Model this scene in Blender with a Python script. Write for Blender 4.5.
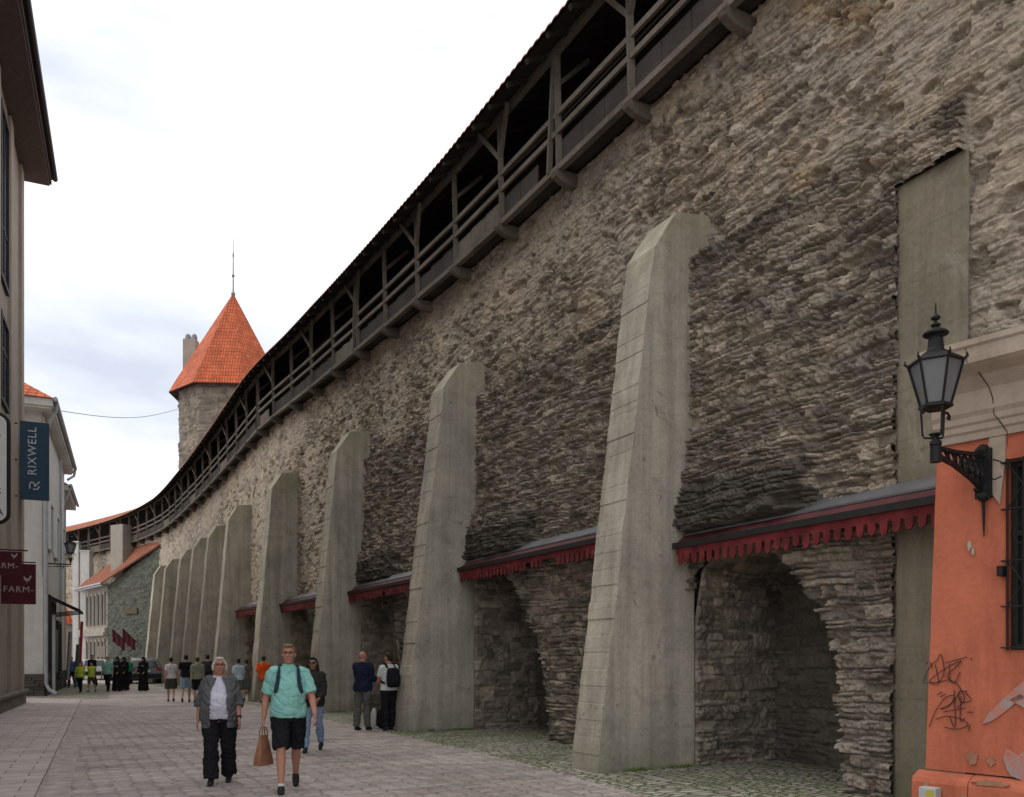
import bpy, bmesh, math, random
import numpy as np
from mathutils import Vector, Matrix

# ---------------------------------------------------------------- camera, world, sun, exposure
for o in list(bpy.data.objects): bpy.data.objects.remove(o)
SC = bpy.context.scene
COL = SC.collection
cam_d = bpy.data.cameras.new('camera'); cam = bpy.data.objects.new('camera', cam_d); COL.objects.link(cam)
cam.location = (0, 0, 1.6); cam.rotation_euler = (math.radians(90), 0, 0)
cam_d.sensor_width = 36; cam_d.lens = 850 / 1024 * 36; cam_d.shift_y = 0.2534
cam_d.clip_start = 0.1; cam_d.clip_end = 3000
SC.camera = cam
SC.view_settings.view_transform = 'Standard'
try: SC.view_settings.look = 'None'
except Exception: pass
SC.view_settings.exposure = 0.58
SC.view_settings.gamma = 1
SC.view_settings.use_curve_mapping = False
W = bpy.data.worlds.new('World'); SC.world = W; W.use_nodes = True
wn = W.node_tree; wn.nodes.clear()
def wnode(t, **k):
    n = wn.nodes.new(t)
    for a, b in k.items(): setattr(n, a, b)
    return n
sky = wnode('ShaderNodeTexSky', sky_type='NISHITA', sun_disc=False)
sky.sun_elevation = math.radians(50); sky.sun_rotation = math.radians(281)
tc = wnode('ShaderNodeTexCoord')
mp = wnode('ShaderNodeMapping'); mp.inputs['Scale'].default_value = (1, 1, 3.0)
nz = wnode('ShaderNodeTexNoise'); nz.inputs['Scale'].default_value = 2.1; nz.inputs['Detail'].default_value = 7; nz.inputs['Roughness'].default_value = .52
cr = wnode('ShaderNodeValToRGB')
cr.color_ramp.elements[0].position = .34; cr.color_ramp.elements[0].color = (6.9, 7.4, 8.5, 1)
cr.color_ramp.elements[1].position = .64; cr.color_ramp.elements[1].color = (13.6, 13.55, 13.5, 1)
mx = wnode('ShaderNodeMixRGB'); mx.inputs[0].default_value = .9
bg = wnode('ShaderNodeBackground'); bg.inputs['Strength'].default_value = 0.075
wo = wnode('ShaderNodeOutputWorld')
wn.links.new(tc.outputs['Generated'], mp.inputs[0]); wn.links.new(mp.outputs[0], nz.inputs['Vector'])
wn.links.new(nz.outputs['Fac'], cr.inputs[0]); wn.links.new(sky.outputs[0], mx.inputs[1]); wn.links.new(cr.outputs[0], mx.inputs[2])
wn.links.new(mx.outputs[0], bg.inputs[0]); wn.links.new(bg.outputs[0], wo.inputs[0])
sd = bpy.data.lights.new('sun', 'SUN'); sd.energy = 1.4; sd.angle = math.radians(75); sd.color = (1, .94, .86)
sun = bpy.data.objects.new('sun', sd); COL.objects.link(sun)
az = math.radians(281); el = math.radians(50)
sdir = Vector((math.sin(az) * math.cos(el), math.cos(az) * math.cos(el), math.sin(el)))
sun.rotation_euler = sdir.to_track_quat('Z', 'Y').to_euler()

R = random.Random(7)
PI = math.pi
# ---------------------------------------------------------------- materials
MATS = {}
class NT:
    def __init__(s, name):
        s.m = bpy.data.materials.new(name); s.m.use_nodes = True; s.t = s.m.node_tree
        s.b = s.t.nodes['Principled BSDF']; s.tc = s.t.nodes.new('ShaderNodeTexCoord')
    def n(s, t, ins=None, **k):
        x = s.t.nodes.new(t)
        for a, b in k.items(): setattr(x, a, b)
        for a, b in (ins or {}).items():
            if hasattr(b, 'is_linked') or isinstance(b, bpy.types.NodeSocket): s.t.links.new(b, x.inputs[a])
            else: x.inputs[a].default_value = b
        return x
    def noise(s, scale, detail=4, rough=.55, vec=None, dist=0):
        return s.n('ShaderNodeTexNoise', {'Vector': vec or s.tc.outputs['Object'], 'Scale': scale, 'Detail': detail, 'Roughness': rough, 'Distortion': dist}).outputs['Fac']
    def map(s, scale, vec=None):
        return s.n('ShaderNodeMapping', {'Vector': vec or s.tc.outputs['Object'], 'Scale': scale}).outputs[0]
    def ramp(s, f, a, ca, b, cb):
        r = s.n('ShaderNodeValToRGB', {'Fac': f}); e = r.color_ramp.elements
        e[0].position = a; e[1].position = b
        g = lambda c: (c, c, c, 1) if isinstance(c, (int, float)) else (*c[:3], 1)
        e[0].color = g(ca); e[1].color = g(cb); return r.outputs[0]
    def mix(s, f, a, b, mode='MIX'):
        g = lambda c: c if isinstance(c, bpy.types.NodeSocket) else ((c, c, c, 1) if isinstance(c, (int, float)) else (*c[:3], 1))
        return s.n('ShaderNodeMixRGB', {0: f, 1: g(a), 2: g(b)}, blend_type=mode).outputs[0]
    def math(s, op, a, b=0.0):
        return s.n('ShaderNodeMath', {0: a, 1: b}, operation=op).outputs[0]
    def bump(s, h, dist=.02, st=1.0, nrm=None):
        i = {'Height': h, 'Distance': dist, 'Strength': st}
        if nrm is not None: i['Normal'] = nrm
        return s.n('ShaderNodeBump', i).outputs[0]
    def done(s, col, rough=.9, normal=None, metal=0, spec=.3):
        def put(k, v):
            if isinstance(v, bpy.types.NodeSocket): s.t.links.new(v, s.b.inputs[k])
            elif v is not None: s.b.inputs[k].default_value = (*v[:3], 1) if isinstance(v, (tuple, list)) else v
        put('Base Color', col); put('Roughness', rough); put('Normal', normal); put('Metallic', metal); put('Specular IOR Level', spec)
        return s.m

def plain(name, col, rough=.8, var=.18, scale=8, bump=.004, metal=0, spec=.3, bscale=60):
    if name in MATS: return MATS[name]
    t = NT(name)
    f = t.noise(scale, 5, .6)
    c = t.mix(1.0, col, t.ramp(f, .3, 1 - var, .7, 1 + var), 'MULTIPLY')
    nr = t.bump(t.noise(bscale, 4), bump, 1) if bump else None
    MATS[name] = t.done(c, rough, nr, metal, spec); return MATS[name]

def stone_mat(name, dark, light, mortar, sc=1.0):
    t = NT(name)
    at = t.n('ShaderNodeAttribute', attribute_name='rub')
    sp = t.n('ShaderNodeSeparateColor', {0: at.outputs['Color']})
    tone, mort, crust_shade = sp.outputs[0], sp.outputs[1], sp.outputs[2]; och = at.outputs['Alpha']
    c = t.mix(tone, dark, light)
    c = t.mix(mort, c, mortar)
    f1 = t.noise(38 * sc, 6, .7); f2 = t.noise(7 * sc, 6, .65); f3 = t.noise(.9, 5, .6)
    c = t.mix(1, c, t.ramp(f1, .3, .72, .7, 1.2), 'MULTIPLY')
    c = t.mix(1, c, t.ramp(f2, .3, .74, .7, 1.2), 'MULTIPLY')
    c = t.mix(1, c, t.ramp(f3, .3, (.82, .83, .86), .7, (1.12, 1.08, 1.0)), 'MULTIPLY')
    och = t.math('MULTIPLY', och, t.ramp(t.noise(5, 6, .75), .38, .1, .62, 1.3)); c = t.mix(och, c, (.40, .265, .12))
    lich = t.ramp(t.noise(3.3, 6, .7), .60, 0, .68, .55)
    c = t.mix(t.math('MULTIPLY', lich, och), c, (.20, .22, .12))
    c = t.mix(crust_shade, c, t.mix(t.noise(6, 6, .7), (.03, .028, .024), (.10, .092, .078)))  # dark coat: weathering crust on the wall face, painted shade on niche backs
    b = t.bump(t.noise(14 * sc, 6, .7), .05, .8); b = t.bump(t.noise(60 * sc, 5, .7), .012, .9, b)
    return t.done(c, .95, b, 0, .15)
M_STONE = stone_mat('limestone_rubble', (.225, .192, .152), (.58, .505, .415), (.50, .435, .355))
M_TOWER = stone_mat('tower_stone', (.16, .145, .12), (.35, .31, .26), (.31, .28, .235))
M_GREY = stone_mat('grey_green_stone', (.085, .095, .08), (.165, .175, .15), (.155, .165, .14))

def concrete(name, base, streak=.6):
    t = NT(name)
    big = t.noise(.7, 6, .6); fine = t.noise(22, 6, .65)
    c = t.mix(1, base, t.ramp(big, .3, (.70, .71, .70), .7, (1.16, 1.13, 1.08)), 'MULTIPLY')
    c = t.mix(1, c, t.ramp(fine, .3, .85, .7, 1.12), 'MULTIPLY')
    sv = t.noise(1, 7, .65, t.map((5, 5, .22)), .3)
    c = t.mix(1, c, t.ramp(sv, .34, .74, .60, 1.04), 'MULTIPLY')
    sep = t.n('ShaderNodeSeparateXYZ', {0: t.tc.outputs['Object']})
    low = t.math('MULTIPLY', t.ramp(t.math('ADD', sep.outputs[2], t.math('MULTIPLY', t.noise(2.5, 5), .9)), .35, 1, .95, 0), .55)
    c = t.mix(low, c, (.15, .15, .085))
    hi = t.math('MULTIPLY', t.ramp(t.math('ADD', t.math('MULTIPLY', sep.outputs[2], .1), t.math('MULTIPLY', t.noise(1.6, 5), .3)), .86, 0, .96, 1), .35)
    c = t.mix(hi, c, (.26, .25, .13))
    blo = t.ramp(t.noise(2.1, 7, .72, None, .6), .50, 0, .68, .5); c = t.mix(blo, c, (.20, .185, .15))
    pal = t.ramp(t.noise(1.3, 7, .7, t.map((1, 1, .5)), .4), .56, 0, .72, .4); c = t.mix(pal, c, (.52, .48, .42))
    spots = t.ramp(t.noise(6, 3, .5), .68, 0, .74, .55)
    c = t.mix(spots, c, (.12, .115, .10))
    wv = t.n('ShaderNodeTexWave', {'Vector': t.map((1, 1, 1)), 'Scale': .55, 'Distortion': .6, 'Detail': 2}, bands_direction='Z', wave_profile='SAW').outputs['Fac']
    b = t.bump(t.ramp(wv, .0, 0, .06, 1), .006, .6)
    b = t.bump(t.noise(9, 5), .03, .35, b); b = t.bump(t.noise(70, 4), .006, .6, b)
    return t.done(c, .9, b, 0, .2)
M_CONC = concrete('aged_concrete', (.47, .435, .365))
M_CONCD = concrete('strip_concrete', (.225, .20, .15))

def wood(name, a, b):
    t = NT(name)
    f = t.noise(1, 6, .65, t.map((14, 14, 14)))
    g = t.noise(1.1, 4)
    c = t.mix(f, a, b); c = t.mix(1, c, t.ramp(g, .3, .7, .7, 1.25), 'MULTIPLY')
    return t.done(c, .9, t.bump(f, .01, .8), 0, .15)
M_WOOD = wood('weathered_timber', (.065, .055, .045), (.21, .18, .15))
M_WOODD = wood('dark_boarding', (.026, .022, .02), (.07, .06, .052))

def tile_mat(name, base, dark):
    t = NT(name)
    uv = t.tc.outputs['UV']
    br = t.n('ShaderNodeTexBrick', {'Vector': uv, 'Color1': (*base, 1), 'Color2': (*[x * .72 for x in base], 1), 'Mortar': (*dark, 1), 'Scale': 1, 'Mortar Size': .02, 'Mortar Smooth': .6, 'Bias': 0, 'Brick Width': .24, 'Row Height': .33}, offset=0)
    c = t.mix(1, br.outputs['Color'], t.ramp(t.noise(1.2, 6, .65), .3, .72, .7, 1.2), 'MULTIPLY')
    c = t.mix(t.ramp(t.noise(4.2, 2, .5), .69, 0, .72, .55), c, (.62, .40, .28))
    w = t.n('ShaderNodeTexWave', {'Vector': uv, 'Scale': 1.31, 'Distortion': 0}, bands_direction='X').outputs['Fac']
    h = t.math('ADD', t.math('MULTIPLY', w, .5), t.math('SUBTRACT', 1, br.outputs['Fac']))
    return t.done(c, .8, t.bump(h, .05, .8), 0, .25)
M_TILE = tile_mat('clay_tiles', (.60, .135, .050), (.17, .04, .02))
M_TILE_OLD = tile_mat('weathered_clay_tiles', (.40, .13, .06), (.12, .04, .025))

def road_mat():
    t = NT('road_pavers'); uv = t.tc.outputs['UV']
    wob = t.n('ShaderNodeTexNoise', {'Vector': uv, 'Scale': 1.6, 'Detail': 3}).outputs['Color']
    v = t.mix(.05, uv, wob)
    vm = t.map((4.4, 9.0, 1), v)
    vo = t.n('ShaderNodeTexVoronoi', {'Vector': vm, 'Scale': 1, 'Randomness': .42}, feature='DISTANCE_TO_EDGE', voronoi_dimensions='2D').outputs['Distance']
    vc = t.n('ShaderNodeTexVoronoi', {'Vector': vm, 'Scale': 1, 'Randomness': .42}, voronoi_dimensions='2D').outputs['Color']
    sp = t.n('ShaderNodeSeparateColor', {0: vc})
    c = t.mix(sp.outputs[0], (.37, .325, .30), (.52, .465, .435))
    c = t.mix(t.ramp(sp.outputs[1], .7, 0, .75, .4), c, (.40, .315, .285))
    jn = t.math('MULTIPLY', t.ramp(vo, .015, 1, .075, 0), t.ramp(t.noise(2.6, 5, .7), .34, .05, .66, .85))
    c = t.mix(jn, c, (.20, .175, .15))
    c = t.mix(1, c, t.ramp(t.noise(.5, 6, .65), .3, (.82, .775, .76), .7, (1.12, 1.12, 1.12)), 'MULTIPLY')
    c = t.mix(1, c, t.ramp(t.noise(13, 6, .75), .3, .72, .7, 1.22), 'MULTIPLY')
    c = t.mix(1, c, t.ramp(t.noise(1, 6, .65, t.map((.35, 1.3, 1), uv)), .36, .74, .55, 1.04), 'MULTIPLY')
    h = t.math('ADD', t.math('MULTIPLY', t.ramp(vo, 0, 0, .14, 1), .7), t.math('MULTIPLY', t.noise(9, 5), .8))
    return t.done(c, t.ramp(t.noise(3, 4), .3, .62, .7, .9), t.bump(h, .03, 1.0), 0, .3)
def cobble_mat():
    t = NT('mossy_cobbles'); uv = t.tc.outputs['UV']
    wob = t.n('ShaderNodeTexNoise', {'Vector': uv, 'Scale': 2.5, 'Detail': 3}).outputs['Color']
    v = t.mix(.05, uv, wob); v = t.map((6.0, 8.5, 1), v)
    vo = t.n('ShaderNodeTexVoronoi', {'Vector': v, 'Scale': 1, 'Randomness': .75}, feature='DISTANCE_TO_EDGE', voronoi_dimensions='2D').outputs['Distance']
    vc = t.n('ShaderNodeTexVoronoi', {'Vector': v, 'Scale': 1, 'Randomness': .75}, voronoi_dimensions='2D').outputs['Color']
    c = t.mix(t.n('ShaderNodeSeparateColor', {0: vc}).outputs[0], (.29, .27, .22), (.50, .465, .40))
    moss = t.ramp(t.noise(.75, 6, .7), .50, 0, .64, 1)
    gap = t.ramp(vo, .05, 1, .17, 0)
    c = t.mix(gap, c, t.mix(moss, (.11, .115, .07), (.11, .145, .035)))
    c = t.mix(t.math('MULTIPLY', moss, t.ramp(t.noise(9, 5, .7), .38, 0, .64, .6)), c, (.15, .185, .06))
    c = t.mix(1, c, t.ramp(t.noise(2.2, 5, .7), .3, .75, .7, 1.15), 'MULTIPLY')
    h = t.ramp(vo, 0, 0, .25, 1)
    b = t.bump(h, .03, .9); b = t.bump(t.noise(30, 5, .7), .02, .6, b)
    return t.done(c, .9, b, 0, .2)
def slab_mat():
    t = NT('pavement_slabs'); uv = t.tc.outputs['UV']
    br = t.n('ShaderNodeTexBrick', {'Vector': uv, 'Color1': (.40, .345, .315, 1), 'Color2': (.49, .43, .40, 1), 'Mortar': (.13, .11, .10, 1), 'Scale': 1, 'Mortar Size': .008, 'Mortar Smooth': .3, 'Bias': 0, 'Brick Width': .62, 'Row Height': .36})
    c = t.mix(1, br.outputs['Color'], t.ramp(t.noise(.8, 6, .65), .3, .8, .7, 1.12), 'MULTIPLY')
    c = t.mix(1, c, t.ramp(t.noise(14, 6, .7), .3, .86, .7, 1.12), 'MULTIPLY')
    return t.done(c, .8, t.bump(t.math('ADD', t.math('SUBTRACT', 1, br.outputs['Fac']), t.noise(16, 5)), .012, .7), 0, .3)
def plaster(name, base, stain=(.5, .48, .45), amt=.5, scale=1.3):
    t = NT(name)
    c = t.mix(1, base, t.ramp(t.noise(scale, 7, .65), .3, .86, .7, 1.1), 'MULTIPLY')
    f = t.math('MULTIPLY', t.ramp(t.noise(1, 7, .7, t.map((2.2, 2.2, .35))), .50, 0, .72, 1), amt)
    c = t.mix(f, c, tuple(a * b for a, b in zip(base, stain)))
    c = t.mix(1, c, t.ramp(t.noise(25, 5, .7), .3, .93, .7, 1.06), 'MULTIPLY')
    return t.done(c, .88, t.bump(t.noise(18, 6, .6), .015, .5), 0, .2)
M_ROAD = road_mat(); M_COB = cobble_mat(); M_SLAB = slab_mat()
M_ORANGE = plaster('orange_plaster', (.50, .150, .085), (.62, .60, .60), .85, 2.6)
M_BEIGE = plaster('beige_cornice', (.40, .33, .26), (.55, .5, .48), .6)
M_TAN = plaster('tan_plaster', (.33, .28, .23), (.6, .58, .56), .5)
M_WHITEP = plaster('off_white_plaster', (.60, .585, .555), (.66, .62, .58), .45)
M_CREAMP = plaster('cream_plaster', (.34, .31, .265), (.66, .62, .58), .5)
M_IRON = plain('black_iron', (.006, .006, .006), .6, .3, 20, .004, .0, .35)
M_ZINC = plain('zinc_sheet', (.20, .205, .22), .42, .2, 3, .002, .7, .5)
M_ZINCL = plain('painted_gutter', (.36, .38, .40), .5, .15, 3, .002, .1, .4)
M_BLACKP = plain('black_trim', (.02, .018, .018), .6, .3)
M_DARK = plain('dark_void', (.012, .011, .010), .9, .3)
M_RED = plain('faded_red_paint', (.15, .020, .022), .85, .6, 4)
M_MAROON = plain('maroon_board', (.075, .008, .014), .7, .15)
M_REDROOF = plain('maroon_roof_sheet', (.085, .020, .022), .6, .4, 4)
M_NAVY = plain('slate_blue_banner', (.030, .065, .105), .7, .1, 5)
M_LETTER = plain('pale_lettering', (.55, .55, .55), .7, .05, 8, 0)
M_LETTERP = plain('pinkish_lettering', (.42, .34, .33), .7, .05, 8, 0)
M_WHITE = plain('white_board', (.66, .66, .64), .6, .06)
M_BLACKM = plain('black_marking', (.02, .018, .022), .8, .2, 8, 0)
tg_ = NT('grey_spray_paint'); M_GREYP = tg_.done(tg_.mix(tg_.ramp(tg_.noise(7, 8, .8), .40, 0, .60, 1), (.50, .16, .095), (.31, .275, .275)), .88, None, 0, .2)
M_PATCH = plaster('exposed_render', (.40, .33, .26), (.5, .45, .42), .6, 6)
M_PATCHO = plaster('worn_orange_render', (.40, .20, .13), (.5, .55, .5), .8, 8)
M_GLASSD = plain('dark_window_glass', (.025, .028, .032), .12, .3, 2, 0, 0, .6)
def glass_mat():
    t = NT('frosted_lamp_glass')
    m = t.done(t.mix(t.noise(6, 4), (.20, .22, .23), (.32, .34, .35)), .35, None, 0, .5)
    t.b.inputs['Transmission Weight'].default_value = .55
    return m
M_GLASS = glass_mat()
def grass_mat():
    t = NT('grass_blades'); c = t.mix(t.noise(5, 3), (.07, .13, .02), (.16, .23, .05)); return t.done(c, .8, None, 0, .2)
M_GRASS = grass_mat()

# ---------------------------------------------------------------- helpers
def tag(o, label=None, cat=None, group=None, kind=None):
    if label: o['label'] = label
    if cat: o['category'] = cat
    if group: o['group'] = group
    if kind: o['kind'] = kind
    return o
def empty(name, loc=(0, 0, 0), rz=0, label=None, cat=None, group=None):
    o = bpy.data.objects.new(name, None); COL.objects.link(o); o.location = loc; o.rotation_euler = (0, 0, rz); o.empty_display_size = .2
    return tag(o, label, cat, group)
def link(name, me, mat, parent=None, smooth=False):
    o = bpy.data.objects.new(name, me); COL.objects.link(o)
    for m in (mat if isinstance(mat, (list, tuple)) else [mat]): me.materials.append(m)
    if parent: o.parent = parent
    if smooth: me.polygons.foreach_set('use_smooth', [True] * len(me.polygons))
    return o
def copy_tree(o, parent=None):
    c = o.copy(); COL.objects.link(c); c.parent = parent
    for ch in [x for x in KIDS.get(o.name, [])]: copy_tree(ch, c)
    return c
KIDS = {}
class MB:
    def __init__(s): s.v = []; s.f = []; s.uv = []; s.mi = []
    def add(s, vs, fs, uvs=None, mi=0):
        b = len(s.v); s.v += [tuple(map(float, v)) for v in vs]
        for k, f in enumerate(fs):
            s.f.append([b + i for i in f]); s.mi.append(mi)
            s.uv.append([uvs[i] for i in f] if uvs is not None else None)
        return s
    def box(s, c, d, M=None, mi=0):
        x, y, z = [a / 2 for a in d]
        vs = [Vector((i * x, j * y, k * z)) for i in (-1, 1) for j in (-1, 1) for k in (-1, 1)]
        if M is not None: vs = [M @ v for v in vs]
        vs = [v + Vector(c) for v in vs]
        return s.add(vs, [(0, 1, 3, 2), (4, 6, 7, 5), (0, 4, 5, 1), (2, 3, 7, 6), (0, 2, 6, 4), (1, 5, 7, 3)], mi=mi)
    def bar(s, a, b, w, h, up=(0, 0, 1), mi=0):
        a, b = Vector(a), Vector(b); d = (b - a); L_ = d.length; d.normalize()
        u = Vector(up); x = d.cross(u)
        if x.length < 1e-4: x = d.cross(Vector((1, 0, 0)))
        x.normalize(); u = x.cross(d)
        M = Matrix((x, d, u)).transposed()
        return s.box((a + b) / 2, (w, L_, h), M, mi)
    def tube(s, pts, r, n=8, mi=0, cap=True):
        pts = [Vector(p) for p in pts]; rs = r if isinstance(r, (list, tuple)) else [r] * len(pts)
        vs = []; ref = None
        for i, p in enumerate(pts):
            d = (pts[min(i + 1, len(pts) - 1)] - pts[max(i - 1, 0)]).normalized()
            x = d.cross(Vector((0, 0, 1))) if ref is None else ref - d * ref.dot(d)
            if x.length < 1e-3: x = d.cross(Vector((1, 0, 0)))
            x.normalize(); ref = x; y = d.cross(x)
            for k in range(n):
                a = 2 * PI * k / n; vs.append(p + (x * math.cos(a) + y * math.sin(a)) * rs[i])
        fs = [(i * n + k, i * n + (k + 1) % n, (i + 1) * n + (k + 1) % n, (i + 1) * n + k) for i in range(len(pts) - 1) for k in range(n)]
        if cap: fs += [tuple(reversed(range(n))), tuple((len(pts) - 1) * n + k for k in range(n))]
        return s.add(vs, fs, mi=mi)
    def lathe(s, prof, c=(0, 0, 0), n=16, mi=0, rot=0):
        vs = []; c = Vector(c)
        for (r, z) in prof:
            for k in range(n):
                a = 2 * PI * k / n + rot; vs.append(c + Vector((r * math.cos(a), r * math.sin(a), z)))
        m = len(prof)
        fs = [(i * n + k, i * n + (k + 1) % n, (i + 1) * n + (k + 1) % n, (i + 1) * n + k) for i in range(m - 1) for k in range(n)]
        fs += [tuple(reversed(range(n))), tuple((m - 1) * n + k for k in range(n))]
        return s.add(vs, fs, mi=mi)
    def loft(s, rings, mi=0, n=14, ang=(0, 2 * PI)):
        # rings: (center, xdir, ydir) with radii folded in
        full = abs(ang[1] - ang[0] - 2 * PI) < 1e-6; vs = []
        for (c, x, y) in rings:
            for k in range(n):
                a = ang[0] + (ang[1] - ang[0]) * k / (n if full else n - 1); vs.append(Vector(c) + Vector(x) * math.cos(a) + Vector(y) * math.sin(a))
        m = len(rings); kk = n if full else n - 1
        fs = [(i * n + k, i * n + (k + 1) % n, (i + 1) * n + (k + 1) % n, (i + 1) * n + k) for i in range(m - 1) for k in range(kk)]
        if full: fs += [tuple(reversed(range(n))), tuple((m - 1) * n + k for k in range(n))]
        return s.add(vs, fs, mi=mi)
    def ell(s, c, r, n=14, m=9, M=None):
        c = Vector(c); vs = []
        for i in range(1, m):
            t = PI * i / m
            for k in range(n):
                a = 2 * PI * k / n; v = Vector((r[0] * math.sin(t) * math.cos(a), r[1] * math.sin(t) * math.sin(a), -r[2] * math.cos(t)))
                vs.append((M @ v if M else v) + c)
        b0 = Vector((0, 0, -r[2])); b1 = Vector((0, 0, r[2]))
        vs += [(M @ b0 if M else b0) + c, (M @ b1 if M else b1) + c]
        fs = [(i * n + k, i * n + (k + 1) % n, (i + 1) * n + (k + 1) % n, (i + 1) * n + k) for i in range(m - 2) for k in range(n)]
        q = (m - 1) * n
        fs += [(q, (k + 1) % n, k) for k in range(n)] + [((m - 2) * n + k, (m - 2) * n + (k + 1) % n, q + 1) for k in range(n)]
        return s.add(vs, fs)
    def prism(s, poly, a, b, mi=0):
        """poly: list of 2D pts -> function a(p), b(p) give the two 3D ends"""
        n = len(poly); vs = [a(p) for p in poly] + [b(p) for p in poly]
        fs = [tuple(range(n)), tuple(reversed(range(n, 2 * n)))] + [(i, (i + 1) % n, n + (i + 1) % n, n + i) for i in range(n)]
        return s.add(vs, fs, mi=mi)
    def mesh(s, name='m', fix=True):
        me = bpy.data.meshes.new(name); me.from_pydata(s.v, [], s.f); me.update()
        if any(u is not None for u in s.uv):
            l = me.uv_layers.new(name='UVMap'); i = 0
            for f, u in zip(s.f, s.uv):
                for k in range(len(f)): l.data[i].uv = u[k] if u else (0, 0); i += 1
        me.polygons.foreach_set('material_index', s.mi)
        if fix:
            bm = bmesh.new(); bm.from_mesh(me); bmesh.ops.recalc_face_normals(bm, faces=bm.faces); bm.to_mesh(me); bm.free()
        return me
    def build(s, name, mat, parent=None, smooth=False, bevel=0):
        me = s.mesh(name)
        if bevel:
            bm = bmesh.new(); bm.from_mesh(me)
            es = [e for e in bm.edges if len(e.link_faces) == 2 and e.calc_face_angle(0) > .5]
            bmesh.ops.bevel(bm, geom=es, offset=bevel, segments=2, affect='EDGES', profile=.5, clamp_overlap=True); bm.to_mesh(me); bm.free()
        return link(name, me, mat, parent, smooth)

def grid_mesh(name, V, uv=None, attr=None, keep=None, smooth=True):
    """V: (a,b,3) array; keep: (a-1,b-1) bool"""
    a, b = V.shape[:2]; idx = np.arange(a * b).reshape(a, b)
    q = np.stack([idx[:-1, :-1], idx[1:, :-1], idx[1:, 1:], idx[:-1, 1:]], -1)
    q = q[keep] if keep is not None else q.reshape(-1, 4)
    me = bpy.data.meshes.new(name)
    me.vertices.add(a * b); me.vertices.foreach_set('co', V.reshape(-1).astype(np.float32))
    n = len(q); me.loops.add(n * 4); me.loops.foreach_set('vertex_index', q.reshape(-1).astype(np.int32))
    me.polygons.add(n); me.polygons.foreach_set('loop_start', np.arange(0, n * 4, 4, dtype=np.int32))
    if smooth: me.polygons.foreach_set('use_smooth', np.ones(n, bool))
    me.update(calc_edges=True)
    if uv is not None:
        l = me.uv_layers.new(name='UVMap'); l.data.foreach_set('uv', uv.reshape(-1, 2)[q.reshape(-1)].reshape(-1).astype(np.float32))
    if attr is not None:
        c = me.color_attributes.new(name='rub', type='FLOAT_COLOR', domain='POINT'); c.data.foreach_set('color', attr.reshape(-1, 4).reshape(-1).astype(np.float32))
    me.validate()
    return me

# ---- numpy noise
def hsh(i, j, s):
    i = i.astype(np.int64) if isinstance(i, np.ndarray) else np.int64(i)
    j = j.astype(np.int64) if isinstance(j, np.ndarray) else np.int64(j)
    h = (i * 374761393 + j * 668265263 + s * 1442695041) & 0xffffffff
    h = ((h ^ (h >> 13)) * 1274126177) & 0xffffffff
    h = ((h ^ (h >> 16)) * 2246822519) & 0xffffffff
    return ((h ^ (h >> 15)) & 0xffffff) / float(0xffffff)
def vn(x, y, s=0):
    xi = np.floor(x); yi = np.floor(y); fx = x - xi; fy = y - yi; fx = fx * fx * (3 - 2 * fx); fy = fy * fy * (3 - 2 * fy)
    a = hsh(xi, yi, s); b = hsh(xi + 1, yi, s); c = hsh(xi, yi + 1, s); d = hsh(xi + 1, yi + 1, s)
    return (a * (1 - fx) + b * fx) * (1 - fy) + (c * (1 - fx) + d * fx) * fy
def fbm(x, y, s=0, o=4):
    r = 0; a = .5; t = 0
    for k in range(o):
        r = r + a * vn(x * 2 ** k + 17.3 * k, y * 2 ** k + 9.1 * k, s + k); t += a; a *= .5
    return r / t
def sst(a, b, x):
    t = np.clip((x - a) / (b - a), 0, 1); return t * t * (3 - 2 * t)
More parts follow.
